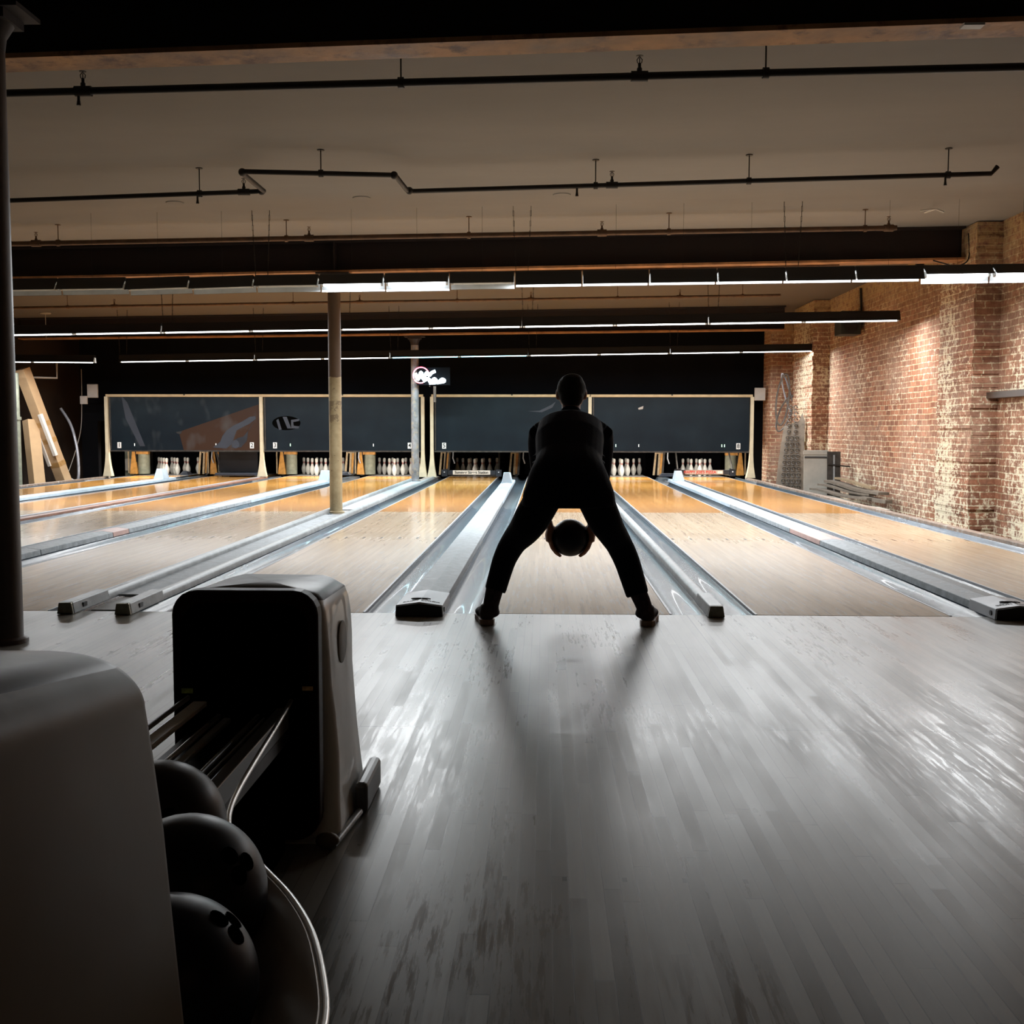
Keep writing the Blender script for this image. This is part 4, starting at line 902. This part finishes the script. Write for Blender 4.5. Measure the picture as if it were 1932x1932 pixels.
# balls
def ball(loc,r,label,mat,rot):
    o=MB().ell((0,0,0),r,n=48).build('bowling_ball',mat,loc=loc)
    o.rotation_euler=rot; tag(o,label,'bowling ball')
    for k,(a,b_) in enumerate(((.0,.0),(.24,.12),(.24,-.12))):
        d=Vector((math.sin(a)*math.cos(b_*2),math.sin(b_)*1.0,math.cos(a))).normalized()
        h=MB().lathe([(0,0),(.012,0),(.013,.0006),(0,.0012)],14,mat=d.to_track_quat('Z','Y').to_matrix().to_4x4()).build('finger_hole','podhole',o,loc=d*(r-.0004))
    return o
ball((-.803,-4.319,.372),.108,'dark brownish bowling ball, farthest of those in the rack beside the near hood','ballb',(.9,.75,0))
ball((-.6605,-4.614,.387),.109,'black bowling ball in the middle of those beside the near hood','ball',(.5,.72,.2))
ball((-.616,-4.822,.366),.107,'black bowling ball nearest the camera, with finger holes facing up right','ball',(.35,.55,.6))
# ------------------------------------------------------------------ person
PR=Vector((-.03,-.35,0))
person=empty('person',PR,'person in dark navy suit bending forward, legs spread wide, holding a ball between them','person')
def P3(x,y,z): return Vector((x,y,z))-PR
def chain(mb,pts,rad,n=16,sub=3):
    pp=interp([P3(*p) for p in pts],sub); rr=[]
    R=[(r,r) if not isinstance(r,tuple) else r for r in rad]
    for i in range(len(R)-1):
        for k in range(sub):
            t=k/sub; rr.append(tuple(R[i][q]*(1-t)+R[i+1][q]*t for q in (0,1)))
    rr.append(R[-1]); mb.tube(pp,rr,n,up=(0,-.3,1)); return mb
BC=Vector((-.025,.125,.415)); BRAD=.106
# body
mb=MB()
chain(mb,[(-.05,-.48,.72),(-.045,-.36,.80),(-.035,-.14,.95),(-.03,.0,1.02),(-.028,.06,1.08)],[(.09,.13),(.085,.12),(.095,.14),(.08,.14),(.05,.06)],20)
chain(mb,[(-.028,.04,1.07),(-.025,.09,1.14),(-.023,.12,1.20)],[.056,.052,.055])
hc=(-.023,.135,1.232)
mb.ell(P3(*hc),(.074,.094,.102),n=28); mb.ell(P3(-.023,.17,1.175),(.055,.06,.055),n=20)
mb.ell(P3(-.023,.232,1.222),(.012,.016,.024),n=12); mb.ell(P3(-.023,.222,1.180),(.026,.010,.010),n=12); mb.ell(P3(-.023,.215,1.155),(.022,.018,.016),n=12)
mb.ell(P3(-.023,.215,1.262),(.05,.016,.012),n=12)
for s in (-1,1):
    mb.ell(P3(-.023+s*.078,.125,1.222),(.010,.020,.032),n=14); mb.ell(P3(-.023+s*.031,.215,1.243),(.013,.010,.009),n=10)
def sph(phi,psi,r,s): 
    return BC+Vector((s*math.cos(phi)*math.cos(psi)*r,math.sin(psi)*r,-math.sin(phi)*math.cos(psi)*r))
def tubew(mb,pts,rad,n=10): mb.tube([p-PR for p in pts],rad,n); return mb
nails=[]
for s in (-1,1):
    sh=(-.03+s*.175,.02,1.01); el=(-.025+s*.185,.12,.80); wr=(-.025+s*.152,.125,.520)
    chain(mb,[sh,(-.025+s*.185,.08,.92),el,(-.025+s*.162,.13,.65),wr],[.05,.044,.040,.036,(.020,.027)],14)
    d=math.radians
    # palm hugging the side of the ball
    for q in range(-3,4):
        psi=q*.12; pts=[sph(d(a),psi*(.7+.3*(a+40)/50),BRAD+.021,s) for a in (-42,-25,-8,10)]
        pts[0]=pts[0].lerp(Vector(wr),.5); pts=[Vector(wr)+Vector((0,q*.006,0))]+pts
        tubew(mb,pts,[.020,.021,.020,.018,.014],10)
    for q,(ln,rr) in enumerate(((.82,.0098),(.97,.0105),(1.0,.0108),(.9,.0100))):
        psi=(-.36,-.12,.13,.37)[q]
        a=[8,30,48,62]; pts=[sph(d(8+(x-8)*ln),psi,BRAD+.0125,s) for x in a]
        tubew(mb,pts,[rr*1.1,rr,rr*.95,rr*.8],10); mb.ell(pts[-1]-PR,rr*.85,n=10)
    pts=[sph(d(-30),.30,BRAD+.014,s),sph(d(-18),.55,BRAD+.013,s),sph(d(-8),.75,BRAD+.011,s),sph(d(0),.92,BRAD+.010,s)]
    tubew(mb,pts,[.014,.0125,.011,.009],10); mb.ell(pts[-1]-PR,.0092,n=10)
LEG={-1:[(-.165,-.48,.70),(-.236,-.42,.568),(-.278,-.36,.50),(-.333,-.30,.431),(-.378,-.28,.348),(-.405,-.30,.265),(-.430,-.32,.175),(-.452,-.33,.10)],
      1:[(.075,-.48,.70),(.134,-.42,.568),(.173,-.37,.50),(.217,-.31,.431),(.258,-.30,.348),(.286,-.32,.265),(.318,-.34,.160),(.352,-.35,.10)]}
for s in (-1,1): chain(mb,LEG[s]+[(LEG[s][-1][0],LEG[s][-1][1]+.02,.05)],[.06,.06,.055,.05,.05,.047,.038,.034,.036],14)
body=mb.build('body','skin',person,weld=False); remesh(body,.0052,1,'skin',.4)
# jacket
mb=MB()
chain(mb,[(-.05,-.54,.640),(-.05,-.535,.70),(-.05,-.47,.78),(-.045,-.33,.86),(-.038,-.15,.97),(-.03,-.01,1.045),(-.028,.045,1.085)],[(.13,.240),(.13,.232),(.125,.205),(.125,.172),(.125,.185),(.10,.175),(.06,.09)],26,5)
chain(mb,[(-.028,.03,1.09),(-.026,.065,1.125)],[(.058,.064),(.054,.060)],18)
for s in (-1,1):
    chain(mb,[(-.03+s*.03,.02,1.07),(-.03+s*.12,.015,1.035),(-.03+s*.175,.01,1.005)],[.052,.058,.055],14)
    chain(mb,[(-.028+s*.170,.0,1.01),(-.027+s*.183,.06,.94),(-.024+s*.176,.11,.83),(-.025+s*.168,.13,.72),(-.025+s*.158,.13,.62),(-.025+s*.153,.127,.548)],[.062,.056,.054,.049,.045,.041],16,4)
    # folds at the elbow and flank
    mb.ell(P3(-.045+s*.165,-.20,.88),(.02,.05,.012),n=10,rot=Euler((0,0,.6*s)).to_matrix()); mb.ell(P3(-.045+s*.175,-.28,.85),(.02,.05,.010),n=10)
j=mb.build('suit_jacket','suit',person,weld=False); remesh(j,.0085,3,'suit')
MB().box(-.0015,.0015,-.004,0,0,.16).build('back_vent','ink',j,loc=P3(-.05,-.668,.655))
# trousers
mb=MB()
mb.ell(P3(-.045,-.475,.745),(.185,.13,.115),n=24)
rad={-1:[.095,.094,.084,.070,.064,.060,.0565],1:[.095,.088,.078,.071,.068,.065,.060]}
for s in (-1,1): chain(mb,LEG[s][:7],rad[s],18,4)
t=mb.build('suit_trousers','trouser',person,weld=False); remesh(t,.0085,2,'trouser')
# hair
mb=MB(); mb.ell(P3(-.023,.118,1.246),(.082,.092,.090),n=30); mb.ell(P3(-.023,.15,1.285),(.07,.085,.050),n=24); mb.ell(P3(-.023,.075,1.205),(.066,.05,.062),n=20); mb.ell(P3(-.02,.09,1.30),(.06,.06,.036),n=16)
h=mb.build('short_hair','hair',person,weld=False); remesh(h,.006,1,'hair')
for s in (-1,1):
    a=Vector(LEG[s][6]); b_=Vector(LEG[s][7])
    chain(MB(),[tuple(a+Vector((0,0,.02))),tuple(b_),(b_.x,b_.y+.015,.055)],[.047,.042,.046],14).build('patterned_sock','sock',person)
    yaw=-s*math.radians(9)
    loc=Vector((LEG[s][7][0]+s*.012,-.385,0))
    R=Matrix.Rotation(yaw,3,'Z')
    outl=[(0,.0),(.028,.006),(.041,.03),(.042,.07),(.041,.12),(.050,.18),(.050,.22),(.036,.262),(.012,.280),(-.015,.278),(-.036,.255),(-.045,.21),(-.041,.15),(-.035,.10),(-.040,.05),(-.030,.008)]
    so=MB().prism([tuple((R@Vector((x*1.0*s,y,0))).xy) for x,y in outl],'z',.0,.030).build('shoe_sole','sole',person,loc=loc-PR,bevel=.004)
    mb=MB()
    def L(x,y,z): return R@Vector((x*s,y,z))
    for c,r_ in (((0,.05,.055),(.042,.048,.045)),((0,.11,.055),(.040,.06,.042)),((.004,.19,.042),(.047,.075,.028)),((.0,.045,.085),(.036,.036,.025)),((.0,.10,.075),(.035,.05,.025))):
        mb.ell(L(*c),r_,n=18,rot=R)
    u=mb.build('slip_on_shoe','shoe',person,loc=loc-PR+Vector((0,0,.004)),weld=False); remesh(u,.006,2,'shoe')
hb=MB().ell((0,0,0),BRAD,n=56).build('bowling_ball','ball',loc=BC); tag(hb,'black bowling ball held in both hands between the legs of the bending person','bowling ball')
for a,b_ in ((.0,.0),(.24,.12),(.24,-.12)):
    d_=Vector((math.sin(a)*math.cos(b_*2),math.sin(b_),math.cos(a))).normalized(); MB().lathe([(0,0),(.012,0),(.013,.0006),(0,.0012)],14,mat=d_.to_track_quat('Z','Y').to_matrix().to_4x4()).build('finger_hole','podhole',hb,loc=d_*(BRAD-.0004))
hb.rotation_euler=(-.6,.2,0)
# ------------------------------------------------------------------ lights behind the camera, camera, view
def area(name,loc,rot,sx,sy,power,col):
    l=D.lights.new(name,'AREA'); l.shape='RECTANGLE'; l.size=sx; l.size_y=sy; l.energy=power; l.color=col
    o=D.objects.new(name,l); COL.objects.link(o); o.location=loc; o.rotation_euler=rot; return o
area('bar_lamp',(-2.0,-8.0,3.0),(0,0,0),3.0,1.4,4.5,(1.0,.74,.50))
area('bar_lamp',(2.8,-8.0,3.0),(0,0,0),2.0,1.2,1.6,(1.0,.62,.36))
w=D.worlds.new('world'); sc.world=w; w.use_nodes=True; w.node_tree.nodes['Background'].inputs[0].default_value=(.5,.45,.4,1); w.node_tree.nodes['Background'].inputs[1].default_value=.0
cam=D.cameras.new('camera'); cam.sensor_width=36; cam.sensor_height=36; cam.sensor_fit='HORIZONTAL'; cam.lens=36*2068.27/1932; cam.clip_start=.05
co=D.objects.new('camera',cam); COL.objects.link(co); sc.camera=co
yaw,pit,rol=0.029394,-0.0748359,0.001483
fw=Vector((-math.sin(yaw)*math.cos(pit),math.cos(yaw)*math.cos(pit),math.sin(pit))); rt=Vector((math.cos(yaw),math.sin(yaw),0)); up=rt.cross(fw)
r2=rt*math.cos(rol)+up*math.sin(rol); u2=-rt*math.sin(rol)+up*math.cos(rol)
co.matrix_world=Matrix(((r2.x,u2.x,-fw.x,-.173186),(r2.y,u2.y,-fw.y,-6.057485),(r2.z,u2.z,-fw.z,1.023009),(0,0,0,1)))
vs_=sc.view_settings; vs_.view_transform='Standard'; vs_.look='None'; vs_.exposure=0.0; vs_.gamma=1; vs_.use_curve_mapping=False
sc.cycles.use_denoising=True; sc.cycles.max_bounces=6; sc.cycles.diffuse_bounces=4; sc.cycles.glossy_bounces=3; sc.cycles.sample_clamp_indirect=2; sc.cycles.sample_clamp_direct=12; sc.cycles.caustics_reflective=False; sc.cycles.caustics_refractive=False; sc.cycles.blur_glossy=1.0; sc.cycles.use_adaptive_sampling=True; sc.cycles.adaptive_threshold=.02; sc.cycles.use_light_tree=True
